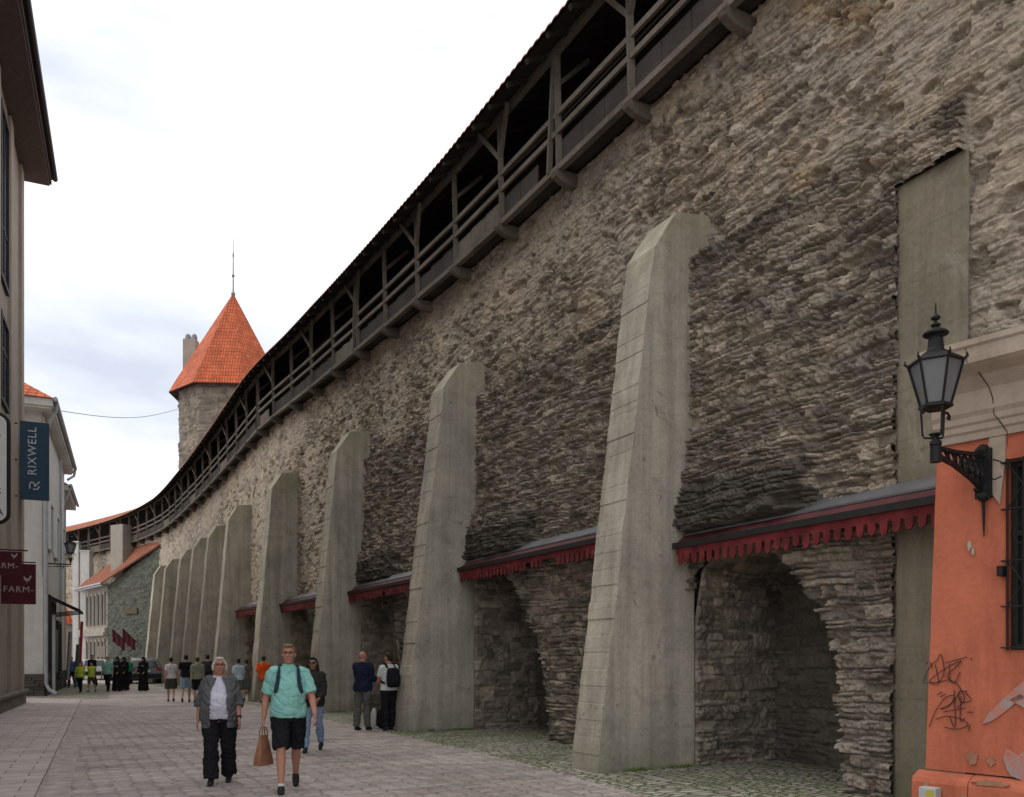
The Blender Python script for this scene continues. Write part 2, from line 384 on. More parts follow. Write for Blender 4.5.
def rubble(s, z, seed=1, row=.10, wid=.34, relief=.06):
    """rough coursed rubble: returns height, tone, joint fraction"""
    zw = z + .13 * (fbm(s * .9, z * .9, seed + 3, 3) - .5) + .035 * (fbm(s * 3.5, z * 3.5, seed + 4, 2) - .5) + .020 * (fbm(s * 22, z * 22, seed + 6, 2) - .5)
    sw = s + .10 * (fbm(s * 3, z * 6, seed + 5, 3) - .5) + .03 * (fbm(s * 18, z * 18, seed + 8, 2) - .5)
    rng = np.random.RandomState(seed); hs = row * rng.uniform(.45, 1.9, 900); bd = np.cumsum(hs) - 2.0
    r = np.searchsorted(bd, zw); r = np.clip(r, 1, 899); lo = bd[r - 1]; hi = bd[r]
    wr = wid * (.5 + 1.0 * hsh(r, r * 0, seed + 11)); u = sw / wr + 10 * hsh(r, r * 0 + 3, seed)
    c = np.floor(u)
    jit = lambda k: k + .75 * (hsh(k, r, seed + 21) - .5)
    left = jit(c); right = jit(c + 1)
    m1 = u < left; m2 = u > right
    c = np.where(m1, c - 1, np.where(m2, c + 1, c)); left = jit(c); right = jit(c + 1)
    # some stones are two thin ones on top of each other
    sp = hsh(c, r, seed + 71); mid = lo + (hi - lo) * (.35 + .3 * sp); split = (sp > .45) & ((hi - lo) > row * .8)
    up = split & (zw > mid); dn = split & (zw <= mid); lo = np.where(up, mid, lo); hi = np.where(dn, mid, hi); c = np.where(up, c + 1000, c)
    dx = np.minimum(u - left, right - u) * wr; dz = np.minimum(zw - lo, hi - zw)
    dd = np.minimum(dx, dz)
    prot = hsh(c, r, seed + 31); tone = hsh(c, r, seed + 41)
    fz = (hsh(c, r, seed + 51) - .45) * (zw - (lo + hi) / 2) * .55; fs = (hsh(c, r, seed + 52) - .5) * (u - (left + right) / 2) * wr * .28
    jw = .008 + .018 * fbm(s * 5, z * 5, seed + 81, 2)
    prof = sst(0, jw, dd)
    h = prof * (relief * (.25 + 1.0 * prot ** 1.5) + fz + fs) + relief * .2 * prof
    # angular chipping
    g1 = fbm(s * 9, z * 11, seed + 61, 3); g2 = fbm(s * 28, z * 32, seed + 62, 3)
    drop = (hsh(c, r, seed + 91) > .93) * prof * relief * -.9; h += drop
    h += relief * .5 * (g1 - .5) + relief * 1.0 * (g2 - .5)
    return h, tone, 1 - sst(0.0, .014, dd)

# ---------------------------------------------------------------- the wall's course in plan (metres, measured along the wall)
NODES = np.array([(9.0, 1.9), (7.1, 5.3), (5.17, 8.8), (3.24, 12.35), (1.06, 16.35), (-1.07, 20.2), (-4.2, 25.7), (-7.0, 30.4), (-9.8, 34.9), (-14.3, 43), (-18.9, 51), (-24.2, 59.5), (-30.6, 67.5), (-38.5, 75), (-47, 82)], float)
def dense(P, n=60):
    P = np.vstack([2 * P[0] - P[1], P, 2 * P[-1] - P[-2]]); o = []
    for i in range(1, len(P) - 2):
        p0, p1, p2, p3 = P[i - 1], P[i], P[i + 1], P[i + 2]
        for t in np.linspace(0, 1, n, endpoint=False):
            o.append(.5 * ((2 * p1) + (-p0 + p2) * t + (2 * p0 - 5 * p1 + 4 * p2 - p3) * t * t + (-p0 + 3 * p1 - 3 * p2 + p3) * t ** 3))
    o.append(P[-2]); return np.array(o)
DC = dense(NODES); LC = np.r_[0, np.cumsum(np.hypot(*np.diff(DC, axis=0).T))]
def Pc(s): return np.stack([np.interp(s, LC, DC[:, 0]), np.interp(s, LC, DC[:, 1])], -1)
def Tc(s):
    d = Pc(np.asarray(s, float) + .3) - Pc(np.asarray(s, float) - .3); return d / np.linalg.norm(d, axis=-1, keepdims=True)
def Nc(s):
    t = Tc(s); return np.stack([-t[..., 1], t[..., 0]], -1)
def at(s, off, z):
    p = Pc(s) + Nc(s) * off; return Vector((float(p[0]), float(p[1]), z))
def atv(s, off, z):
    p = Pc(s); n = Nc(s); off = np.asarray(off)
    return np.stack([p[..., 0] + n[..., 0] * off, p[..., 1] + n[..., 1] * off, np.broadcast_to(z, p[..., 0].shape)], -1)
def zg(s): return float(np.interp(s, [0, 20, 30, 39, 56, 66, 100], [0, 0, .28, .40, 0, -.22, -.2]))
zgv = lambda s: np.interp(s, [0, 20, 30, 39, 56, 66, 100], [0, 0, .28, .40, 0, -.22, -.2])

# ---------------------------------------------------------------- ground
g = MB(); n_ = 400
g.add([(-n_, -n_, -.012), (n_, -n_, -.012), (n_, n_, -.012), (-n_, n_, -.012)], [(0, 1, 2, 3)], [(-n_, -n_), (n_, -n_), (n_, n_), (-n_, n_)])
tag(g.build('ground', M_SLAB), 'grey brown paved ground stretching beyond the buildings', 'ground', kind='structure')
def strip(name, s0, s1, offs, zf, mat, label, cat, ds=.5):
    ss = np.arange(s0, s1 + ds, ds); V = np.zeros((len(ss), len(offs), 3)); U = np.zeros((len(ss), len(offs), 2))
    for j, o in enumerate(offs):
        V[:, j] = atv(ss, o, zf(ss, o)); U[:, j, 0] = o; U[:, j, 1] = ss
    return tag(link(name, grid_mesh(name, V, U), mat), label, cat, kind='structure')
strip('road', 0, 96, np.linspace(2.2, 19, 12), lambda s, o: 0 * s - .004, M_ROAD, 'reddish grey brick pavers down the middle of the street', 'road')
ssc = np.arange(0, 96, .25); offc = np.r_[np.linspace(-2.2, 2.0, 12), 2.35, 2.42]
V = np.zeros((len(ssc), len(offc), 3)); U = np.zeros((len(ssc), len(offc), 2))
for j, o in enumerate(offc):
    oo = o + (0.12 * (fbm(ssc * .8, ssc * 0, 5) - .5) + .35 * sst(16, 9, ssc) if j > 10 else 0)
    V[:, j] = atv(ssc, oo, .004 - (.02 if j == len(offc) - 1 else 0)); U[:, j, 0] = o; U[:, j, 1] = ssc
tag(link('cobble_verge', grid_mesh('cobble_verge', V, U), M_COB), 'mossy grey cobblestones along the foot of the stone wall', 'cobbles', kind='structure')
# sidewalk on the left side with low kerb
def swl(y): return -5.5 - .4834 * (y - 9.8)
m = MB(); ys = [2, 6, 10, 15, 20, 25, 30, 33]
for k in range(len(ys) - 1):
    y0, y1 = ys[k], ys[k + 1]
    for (a, b, z0, z1) in ((0, -20, .03, .03), (0.0, 0.001, .03, -.02)):
        x0, x1 = swl(y0), swl(y1)
        vs = [(x0 + b, y0, z1), (x0 + a, y0, z0), (x1 + a, y1, z0), (x1 + b, y1, z1)]
        m.add(vs, [(0, 1, 2, 3)], [(v[0] * .9 + v[1] * .43, v[1] * .9 - v[0] * .43) for v in vs])
tag(m.build('pavement', M_SLAB), 'large pinkish grey flagstones on the left pavement', 'pavement', kind='structure')
m = MB()
for k in range(len(ys) - 1):
    y0, y1 = ys[k], ys[k + 1]; x0, x1 = swl(y0) + .06, swl(y1) + .06
    m.add([(x0, y0, .002), (x0 + .32, y0, .002), (x1 + .32, y1, .002), (x1, y1, .002)], [(0, 1, 2, 3)], [(0, y0), (.3, y0), (.3, y1), (0, y1)])
tag(m.build('gutter', plain('gutter_stone', (.36, .31, .285), .85, .3, 5)), 'row of darker gutter stones beside the pavement', 'gutter', kind='structure')
m = MB()
vs = [(-19.2, 34.2, .003), (-15.9, 33.5, .003), (-24.5, 52, .003), (-28, 52, .003)]
m.add(vs, [(0, 1, 2, 3)], [(v[0], v[1]) for v in vs])
tag(m.build('verge_left', M_COB), 'green tinged cobbles at the foot of the left houses', 'cobbles', kind='structure')

# ---------------------------------------------------------------- the town wall
B_S = [12.4, 19.8, 27.3, 34.5, 41.7, 46.9, 51.4, 55.7, 61.0, 65.0]   # near faces of the buttresses
BT = .66
def arch_near(z, pts):  # near edge of opening as s(z)
    return np.interp(z, [p[1] for p in pts], [p[0] for p in pts])
OPEN = []   # (near-edge pts, far-edge pts, ztop)
OPEN.append(([(9.59, 0), (9.68, 1), (9.70, 1.5), (9.85, 1.94), (10.11, 2.36), (10.44, 2.75), (10.95, 3.1), (11.5, 3.35)], [(12.35, 0), (12.35, 2.2), (12.2, 2.9), (11.5, 3.36)], 3.36))
base2 = [(16.55, 0), (16.64, .8), (16.83, 1.45), (17.14, 2.15), (17.63, 2.77), (18.13, 3.3), (18.4, 3.7)]
baseB = [(15.59, 0), (15.59, .66), (15.52, 1.2), (15.33, 1.92), (15.1, 2.44), (14.86, 2.78), (14.4, 3.1), (13.9, 3.3)]
for k, (sn, sf) in enumerate([(12.4, 19.8), (19.8, 27.3), (27.3, 34.5), (34.5, 41.7), (41.7, 46.9)]):
    sc = (sf - sn) / 7.4
    A = [(sn + (p[0] - 12.4) * sc, p[1]) for p in base2]; Bf = [(sn + (p[0] - 12.4) * sc, p[1]) for p in baseB]
    OPEN.append((A, [(sf - .05, 0), (sf - .05, 3.7)], 3.7))
    OPEN.append(([(sn + .5, 0), (sn + .5, 2.8), (Bf[-1][0] - .05, 3.3)], Bf, 3.3))
LIN = [(8.17, 12.6), (12.8, 20.1), (20.2, 27.6)]
def wall_field(s, z, seed=1):
    """offset of the wall face toward the street + attributes"""
    lin = np.zeros_like(s)
    wob = .10 * (fbm(s * 1.3, z * 0, 71) - .5)
    ztop = 7.5 + wob
    for a, b in LIN:
        lin = np.maximum(lin, ((s > a) & (s < b)).astype(float))
    lin = lin * (z < ztop)
    h1, t1, j1 = rubble(s, z, seed, .090, .24, .054)       # upper, smeared with mortar
    h2, t2, j2 = rubble(s, z, seed + 100, .100, .26, .088)  # lining, sharp courses
    sm = sst(.36, .62, fbm(s * .55, z * .7, seed + 7, 4)) * .85
    # ragged holes where stones fell out
    pit = sst(.615, .68, fbm(s * 3.1, z * 5.5, seed + 9, 5)) * .8
    h1s = h1 * (1 - sm * .6) + sm * .03 + .05 * (fbm(s * 10, z * 15, seed + 13, 4) - .5) - pit * .09
    j1s = np.clip(j1 * .6 + sm * .8, 0, 1)
    bulge = .06 * (fbm(s * .5, z * .35, seed + 17, 3) - .5)
    off = .12 * (1 - z / 10.6) + bulge + np.where(lin > 0, np.where(s < 12.7, .29, np.where(s < 20.2, .17, .09)) + h2 - .05 * sst(.62, .8, fbm(s * 1.4, z * 2, 33)), h1s)
    tone = np.where(lin > 0, t2, t1); mort = np.where(lin > 0, j2 * .5, j1s)
    crust_shade = .22 * sst(.58, .78, fbm(s * .9, z * 1.1, seed + 23, 5)) + pit * .3 * (lin == 0) + .12 * (lin > 0) * j2 + (lin > 0) * (.03 + .20 * sst(.38, .7, fbm(s * 1.1, z * 1.6, 57, 5)))
    # dark weathered band: the far half of each lined bay, and along the top edge of the lining
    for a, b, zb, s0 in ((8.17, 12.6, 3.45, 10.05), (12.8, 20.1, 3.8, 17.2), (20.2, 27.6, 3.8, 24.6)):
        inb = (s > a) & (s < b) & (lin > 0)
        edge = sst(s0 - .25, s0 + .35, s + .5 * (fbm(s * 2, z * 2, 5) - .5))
        crust_shade = np.where(inb, np.maximum(crust_shade, edge * (.06 + .5 * sst(6.2, 3.8, z)) * sst(.36, .66, fbm(s * 2, z * 3, 41, 5) + .08)), crust_shade)
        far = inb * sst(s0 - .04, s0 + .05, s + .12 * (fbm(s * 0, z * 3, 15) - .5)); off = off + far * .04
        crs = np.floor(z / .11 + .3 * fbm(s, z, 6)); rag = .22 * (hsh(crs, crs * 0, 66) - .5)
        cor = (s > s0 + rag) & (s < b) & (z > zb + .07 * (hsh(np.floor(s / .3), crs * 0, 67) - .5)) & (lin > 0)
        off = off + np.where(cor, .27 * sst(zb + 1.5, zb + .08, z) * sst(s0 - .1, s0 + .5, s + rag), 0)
        crust_shade = np.where(cor, np.maximum(crust_shade, .92 * sst(zb + 1.1, zb + .35, z + .5 * (fbm(s * 2.4, z * 2.4, 8) - .5))), crust_shade)
    topedge = (lin > 0) & (z > ztop - .45)
    crust_shade = np.where(topedge, np.maximum(crust_shade, .6 * sst(.4, .62, fbm(s * 2.2, z * 3, 77)) * sst(ztop - .45, ztop - .1, z)), crust_shade)
    crust_shade = np.where((z < 3.5) & (s > 12.6), crust_shade + .25 * sst(.5, .7, fbm(s, z, 91)), crust_shade)
    # grey mossy patch near the pilaster head
    och = .5 * sst(.56, .76, fbm(s * 1.5, z * 1.7, seed + 29, 5)) * sst(12.8, 11, s) * (z > 6.8) + .2 * sst(.62, .80, fbm(s * .9, z * 1.3, seed + 31, 5))
    och = np.where(lin > 0, och * .3, och)
    right = s < 8.17
    off = np.where(right, off + .20, off)
    # concrete infill strip
    st = (s > 8.17) & (s < 8.93 + .03 * fbm(z * 3, z * 0, 3)) & (z < 6.9)
    off = np.where(st, .30 + .12 * (1 - z / 10.6) - .05, off)
    # a dark bushy crack higher up
    crk = sst(.13, .03, np.abs(s - 41.2 + .25 * np.sin(z * 2.2) + .4 * (fbm(z * 2, z * 0, 12) - .5))) * sst(7.6, 8.3, z) * sst(10.4, 9.9, z)
    off = off - crk * .2; crust_shade = np.maximum(crust_shade, crk * .95)
    return off, tone, mort, np.clip(crust_shade, 0, .84), np.clip(och, 0, .8), st
wall = empty('town_wall', (0, 0, 0), 0, 'tall medieval limestone rubble wall curving away along the whole street', 'wall')
SEG = [(.3, 5.5, .05), (5.5, 8.17, .018), (8.17, 12.55, .016), (12.55, 20.1, .023), (20.1, 27.6, .033), (27.6, 35, .04), (35, 49, .07), (49, 97, .12)]
for k, (a, b, ds) in enumerate(SEG):
    ns = int((b - a) / ds) + 1; dz = ds * .8; nzz = int(10.75 / dz) + 1
    s = np.linspace(a, b, ns)[:, None] * np.ones((1, nzz)); z0 = np.linspace(-.05, 10.7, nzz)[None, :] * np.ones((ns, 1))
    off, tone, mort, crust_shade, och, stp = wall_field(s + 1e-6, z0)
    z = z0 + (zgv(s) * z0 / 10.6)
    V = atv(s, off, z)
    sc_ = (s[:-1, :-1] + s[1:, 1:]) / 2; zc = (z0[:-1, :-1] + z0[1:, 1:]) / 2; keep = np.ones(sc_.shape, bool)
    zq = np.floor(zc / .13)
    jag = .09 * (hsh(zq, zq * 0, 5) - .5) + .03 * (hsh(np.floor(zc / .05), zq * 0, 6) - .5)
    for (A, F, zt) in OPEN:
        sn = arch_near(zc, A) + jag + .03; sf = arch_near(zc, F) - jag * .5 - .03
        for bf in B_S: sf = np.where((F[0][0] > bf - .12) & (F[0][0] < bf + .12) & (np.abs(sf - bf) < .16), bf + .3, sf)
        keep &= ~((sc_ > sn) & (sc_ < sf) & (zc < zt - .03))
    keep &= ~stp[:-1, :-1]
    at4 = np.stack([tone, mort, crust_shade, och], -1)
    o = link('masonry', grid_mesh('masonry', V, attr=at4, keep=keep), M_STONE, wall)
# concrete strip
zz = np.linspace(-.05, 6.92, 120); ss_ = np.linspace(8.13, 8.99, 16); S, Z = np.meshgrid(ss_, zz, indexing='ij')
brd = .022 * (hsh(np.floor(Z / .33 + .15 * (S - 8)), Z * 0, 3) - .5)
off = .30 + .12 * (1 - Z / 10.6) - .01 + brd + .012 * (fbm(S * 3, Z * 3, 2) - .5)
link('concrete_infill', grid_mesh('concrete_infill', atv(S, off, Z), smooth=False), M_CONCD, wall)
# niches: jambs/intrados swept inward plus the back wall
def niche(A, F, zt, depth, ds, seed):
    pts = []
    zs = np.arange(-.05, zt, .06)
    pts += [(float(arch_near(q, F)), q) for q in zs]
    top = np.linspace(float(arch_near(zt, F)), float(arch_near(zt, A)), 12)[1:-1]
    pts += [(q, zt) for q in top]
    pts += [(float(arch_near(q, A)), q) for q in zs[::-1]]
    pts = np.array(pts); seg = np.r_[0, np.cumsum(np.hypot(*np.diff(pts, axis=0).T))]
    n = int(seg[-1] / ds); t = np.linspace(0, seg[-1], n); ps = np.interp(t, seg, pts[:, 0]); pz = np.interp(t, seg, pts[:, 1])
    dd = np.linspace(0, depth, int(depth / ds) + 2)
    S = ps[:, None] * np.ones((1, len(dd))); Z = pz[:, None] * np.ones((1, len(dd))); Dp = dd[None, :] * np.ones((n, 1))
    # inward normal of the outline
    tx = np.gradient(ps); tz = np.gradient(pz); l = np.hypot(tx, tz) + 1e-9; nx = -tz / l; nz2 = tx / l
    cs = S.mean(); sg = np.where((cs - S) * nx[:, None] > 0, 1, -1)
    course = np.where(Z < zt - .05, Z, t[:, None])
    h, tone, j = rubble(Dp + 5 * seed, course, seed, .13, .30, .05)
    h = h * (Dp > .02)
    S2 = S + nx[:, None] * sg * (h - .03); Z2 = Z + 0 * S
    at4 = np.stack([tone * .9, j * .6, .12 + .3 * sst(.5, .7, fbm(Dp * 2, Z * 1.5, seed)), 0 * tone], -1)
    V = atv(S2, .36 - Dp, Z2)
    link('niche_lining', grid_mesh('niche_lining', V, attr=at4), M_STONE, wall)
    s0 = min(ps) - .15; s1 = max(ps) + .15; sb = np.arange(s0, s1, ds * 1.3); zb = np.arange(-.05, zt + .3, ds)
    S, Z = np.meshgrid(sb, zb, indexing='ij'); h, tone, j = rubble(S, Z, seed + 7, .13, .34, .06)
    at4 = np.stack([tone * .5, j * .4, .62 + .35 * (fbm(S * 1.5, Z * 1.5, seed) - .3), 0 * tone], -1)  # whole back wall coloured dark to paint in the recess shade
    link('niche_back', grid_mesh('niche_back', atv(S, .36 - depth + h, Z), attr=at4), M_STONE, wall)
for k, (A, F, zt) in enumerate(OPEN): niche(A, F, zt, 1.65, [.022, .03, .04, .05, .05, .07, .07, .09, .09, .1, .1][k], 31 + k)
# wall top cap and rear face (seen from the side)
ss_ = np.arange(.3, 97, .5)
V = np.stack([atv(ss_, 0.05, 10.68 + zgv(ss_)), atv(ss_, -2.2, 10.68 + zgv(ss_)), atv(ss_, -2.3, 0 * ss_ - .05)], 1)
a4 = np.zeros((len(ss_), 3, 4)); a4[..., 0] = .5
link('wall_back', grid_mesh('wall_back', V, attr=a4), M_STONE, wall)

# ---------------------------------------------------------------- buttresses
ORD = ['nearest', 'second', 'third', 'fourth', 'fifth', 'sixth', 'seventh', 'eighth', 'ninth', 'farthest']
def buttress(i, s0):
    lined = i < 3
    res = .05 if i < 2 else (.08 if i < 4 else .2)
    dz0 = 8.25 if i != 9 else 7.9; dz0 = [8.25, 8.3, 8.5, 8.6, 8.5, 8.3, 8.25, 8.1, 8.05, 8.0][i]
    pt, pb = (1.10, (2.10, 2.02, 1.86)[i]) if lined else (1.05, 1.72)   # protrusion at the shoulder and at the ground
    capz = dz0 - .72; cf = .68
    def prof(z):  # front face offset at height z
        return pb + (pt - pb) * z / capz if z <= capz else pt + (cf - pt) * (z - capz) / (dz0 - .12 - capz)
    zs = list(np.arange(-.05, capz, res * 2)) + [capz]
    if i < 3: zs = sorted([z for z in zs if min((z % .24), .24 - z % .24) > .02 or z >= capz or z < 0] + [q + d_ for q in np.arange(.24, capz - .1, .24) for d_ in (-.012, -.001, .001, .012)])
    zs = zs + list(np.linspace(capz, dz0 - .12, 6))[1:]
    rng = np.random.RandomState(i + 5)
    m = MB(); W_ = BT * (1.0 if i < 5 else .95)
    rows = []
    ds = max(.1, res * 2)
    ns = max(2, int(W_ / ds)); no = 8
    # closed ring at each height: front edge (along s), far side, back, near side
    ring_s = [(0, 0)]  # param list (fs, fo) fs 0..1 along thickness, fo 0..1 from wall(0) to front(1)
    ring = [(0, k / no) for k in range(no)] + [(k / ns, 1) for k in range(ns)] + [(1, 1 - k / no) for k in range(no)] + [(1 - k / ns, 0) for k in range(ns)]
    for z in zs:
        f = prof(z); row = []; inn = (.36 if z < 3.75 else .10) if lined and z < 7.35 else -.15
        if not lined and i < 5 and z < 3.7: inn = .05
        bd = .011 * (float(hsh(np.array(math.floor(z / .24)), np.array(0), i + 3)) - .5) * 2 - (.006 * float(hsh(np.array(math.floor(z / .24 + .2)), np.array(7), i)) if i < 3 and min(z % .24, .24 - z % .24) < .003 and z < capz - .01 else 0)
        for fs, fo in ring:
            o_ = inn + (f - inn) * fo + (bd if fo == 1 else 0)
            s_ = s0 + W_ * fs
            jx = .008 * (float(fbm(np.array(z * 1.7 + s_), np.array(o_ * 2.0), 9 + i)) - .5) * 2
            e = .007 * (float(fbm(np.array(z * 6.0), np.array(fs * 3 + i), 19 + i)) - .5) * (1 if (fo == 1 and fs in (0, 1)) or (fo == 1) else 0)
            row.append(at(s_ + jx, o_ + jx - abs(e), z))
        rows.append(row)
    n = len(ring); vs = [v for r_ in rows for v in r_]
    fs_ = [(a * n + k, a * n + (k + 1) % n, (a + 1) * n + (k + 1) % n, (a + 1) * n + k) for a in range(len(rows) - 1) for k in range(n)]
    m.add(vs, fs_)
    # flat top sloping gently up to the wall
    top = rows[-1]; up = [v + Vector((0, 0, .12 * (1 - fo))) for v, (f0, fo) in zip(top, ring)]
    b0 = len(m.v); m.add(up, []); c0 = b0 - n
    for k in range(n): m.f.append([c0 + k, c0 + (k + 1) % n, b0 + (k + 1) % n, b0 + k]); m.mi.append(0); m.uv.append(None)
    m.f.append([b0 + k for k in range(n)]); m.mi.append(0); m.uv.append(None)
    o = m.build('buttress', M_CONC)
    sz = {0: 'big battered concrete buttress in the foreground beside the orange house end of the wall, nearest of the row'}
    lab = {0: 'nearest and largest sloping concrete buttress, between the two nearest red canopies',
           1: 'second nearest sloping concrete buttress, with two men standing at its foot',
           2: 'third nearest sloping concrete buttress, behind the man in the navy jacket',
           3: 'fourth nearest sloping concrete buttress, behind the walker in the orange shirt'}.get(i, '%s sloping concrete buttress counting from the camera along the wall' % ORD[i])
    tag(o, lab, 'buttress', 'concrete buttresses propping the town wall')
for i, s0 in enumerate(B_S): buttress(i, s0)

# ---------------------------------------------------------------- red-edged canopies over the niches
def canopy(sa, sb, zf, label, px=1.0):
    root = empty('canopy', tuple(at((sa + sb) / 2, .8, zf)), 0, label, 'canopy', 'red edged canopies over the wall niches')
    inv = Matrix.Translation(-Vector(root.location))
    def loc(mb): mb.v = [tuple(inv @ Vector(v)) for v in mb.v]; return mb
    n = max(3, int((sb - sa) / .8)); ss = np.linspace(sa, sb, n + 1)
    m = MB(); f = MB(); g2 = MB(); back = MB()
    for k in range(n):
        a, b = ss[k], ss[k + 1]
        m.add([at(a, .42, zf + .34), at(b, .42, zf + .34), at(b, .75, zf + .08), at(a, .75, zf + .08), at(a, .42, zf + .31), at(b, .42, zf + .31), at(b, .75, zf + .05), at(a, .75, zf + .05)], [(0, 1, 2, 3), (7, 6, 5, 4), (3, 2, 6, 7), (0, 3, 7, 4), (1, 5, 6, 2)])
        g2.add([at(a, .40, zf + .385), at(b, .40, zf + .385), at(b, .60, zf + .235), at(a, .60, zf + .235), at(a, .40, zf + .36), at(b, .40, zf + .36), at(b, .60, zf + .21), at(a, .60, zf + .21)], [(0, 1, 2, 3), (7, 6, 5, 4), (3, 2, 6, 7), (0, 3, 7, 4), (1, 5, 6, 2), (0, 4, 5, 1)])
    loc(m).build('roof_sheet', M_REDROOF, root); loc(g2).build('flashing', M_ZINC, root)
    e = MB()
    for k in range(n): e.bar(at(ss[k], .77, zf + .055), at(ss[k + 1], .77, zf + .055), .06, .085)
    loc(e).build('edge_rail', M_BLACKP, root)
    # scalloped valance: band with hanging rounded tabs
    tw = .155; nt = int((sb - sa) / tw)
    for k in range(nt):
        a = sa + k * tw + .002; b = a + tw; rr = random.Random(int(sa * 100) + k)
        drop = rr.uniform(-.03, .015); ph = .5 + rr.uniform(-.03, .03)
        pts = [(0, .02), (0, -.085), (.16, -.085), (.18, -.11), (.18, -.165), (.28, -.205), (.5, -.222), (.72, -.205), (.82, -.165), (.82, -.11), (.84, -.085), (1, -.085), (1, .02)]
        if rr.random() < .09: pts = [(0, .02), (0, -.085), (1, -.085), (1, .02)]
        t = tw - .0
        f.prism(pts, lambda p: at(a + p[0] * t, .762 - .012, zf + p[1] + (drop if p[1] < -.1 else 0)), lambda p: at(a + p[0] * t, .762 + .008, zf + p[1] + (drop if p[1] < -.1 else 0)))
    loc(f).build('valance', M_RED, root)
    return root
canopy(7.2, 12.37, 3.17, 'nearest red edged canopy, beside the orange house')
canopy(13.17, 19.77, 3.5, 'red edged canopy between the two nearest concrete buttresses')
canopy(20.57, 27.27, 3.48, 'red edged canopy between the second and third nearest buttresses')
canopy(28.07, 34.47, 3.5, 'red edged canopy between the third and fourth nearest buttresses')
canopy(35.27, 41.67, 3.6, 'farthest visible red edged canopy, beyond the fourth nearest buttress')

# ---------------------------------------------------------------- timber wall-walk gallery on top
gal = empty('timber_gallery', (0, 0, 0), 0, 'roofed dark timber walkway running along the top of the town wall', 'gallery')
sposts = [.38 + 2.25 * k for k in range(43)]
ZB = 10.65
def ribbon(pts_fn, s0, s1, ds, mat, name, uvw=None, smooth=False):
    ss = np.arange(s0, s1, ds); rows = pts_fn(ss); V = np.stack(rows, 1)
    U = np.zeros(V.shape[:2] + (2,)); U[..., 0] = ss[:, None]
    for j in range(V.shape[1]): U[:, j, 1] = (uvw[j] if uvw else j)
    me = grid_mesh(name, V, U, smooth=smooth); return link(name, me, mat, gal)
# roof tiles with a wavy section
def rooft(ss):
    w = .035 * np.abs(np.sin(ss * PI / .22)); zz_ = zgv(ss); out = []
    for o_, z_ in ((1.02, 12.72), (1.02, 12.75), (.4, 13.14), (-.3, 13.53), (-1.1, 13.95), (-1.7, 14.1)):
        out.append(atv(ss, o_, z_ + zz_ + w))
    return out
ribbon(rooft, .3, 96.5, .044, M_TILE_OLD, 'roof', [0, .05, .8, 1.6, 2.5, 3.1], True)
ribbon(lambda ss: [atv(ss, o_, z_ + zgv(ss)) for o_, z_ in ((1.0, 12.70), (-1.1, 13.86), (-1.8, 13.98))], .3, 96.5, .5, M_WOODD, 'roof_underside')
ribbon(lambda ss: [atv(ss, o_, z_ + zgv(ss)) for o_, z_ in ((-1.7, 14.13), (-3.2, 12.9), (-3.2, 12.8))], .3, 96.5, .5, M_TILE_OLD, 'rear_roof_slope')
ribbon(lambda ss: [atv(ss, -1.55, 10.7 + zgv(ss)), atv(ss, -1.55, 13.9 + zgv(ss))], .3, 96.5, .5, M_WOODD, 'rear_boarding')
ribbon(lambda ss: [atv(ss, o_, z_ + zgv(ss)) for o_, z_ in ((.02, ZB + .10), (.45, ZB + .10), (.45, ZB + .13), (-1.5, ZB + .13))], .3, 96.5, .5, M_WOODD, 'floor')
for k in range(42):
    s = sposts[k]; s2 = sposts[k + 1]; q = zg(s); q2 = zg(s2); rr = random.Random(k); near = s < 50
    j = lambda a=.012: rr.uniform(-a, a)
    m = MB(); m.bar(at(s, .40, ZB + .04 + q), at(s + j(), .46 + j(), 12.80 + q), .12, .12, (0, 1, 0)); m.build('post', M_WOOD, gal, bevel=.01 if near else 0)
    m = MB(); pts = [(-.5, 0), (-.5, .17), (.50, .17), (.56, .10), (.52, .02), (.36, -.05), (.15, -.08), (-.5, -.08)]
    T_ = Vector((*Tc(s), 0)) * .075
    m.prism(pts, lambda p: at(s, p[0], ZB - .14 + p[1] + q) + T_, lambda p: at(s, p[0], ZB - .14 + p[1] + q) - T_); m.build('bracket', M_WOOD, gal, bevel=.01 if near else 0)
    m = MB(); m.bar(at(s - .0, .41, ZB + .06 + q + j()), at(s2 + .0, .41, ZB + .06 + q2 + j()), .12, .11); m.build('floor_beam', M_WOOD, gal)
    m = MB(); m.bar(at(s, .44, 11.72 + q + j()), at(s2, .44, 11.72 + q2 + j()), .06, .10); m.bar(at(s, .45, 11.38 + q + j()), at(s2, .45, 11.38 + q2 + j()), .05, .10); m.build('rail', M_WOOD, gal)
    m = MB()
    nb = 3; 
    for b in range(nb):
        if rr.random() < .04: continue
        a_, b_ = s + .1 + b * .7, s + .1 + (b + 1) * .7 - .015
        m.bar(at(a_, .38, 11.0 + q + j()), at(b_, .38, 11.0 + q2 + j()), .025, .44)
    if m.v: m.build('parapet_board', M_WOODD if k % 4 else M_WOOD, gal)
    m = MB()
    if k % 2 == 0:
        m.bar(at(s, .45, 12.05 + q), at(s + .62, .62, 12.82 + q), .09, .09); m.bar(at(s, .45, 12.05 + q), at(s - .62, .62, 12.82 + q), .09, .09)
    else:
        m.bar(at(s, .50, 12.2 + q), at(s, -.25, 12.95 + q), .08, .08)
    if k % 5 == 2: m.bar(at(s + .30, .44, ZB + .1 + q), at(s + .02, .50, 12.8 + q), .09, .09)
    m.build('brace', M_WOOD, gal)
m = MB()
for k in range(42): m.bar(at(sposts[k], .48, 12.86 + zg(sposts[k])), at(sposts[k + 1], .48, 12.86 + zg(sposts[k + 1])), .12, .12)
m.build('wall_plate', M_WOOD, gal)
m = MB()
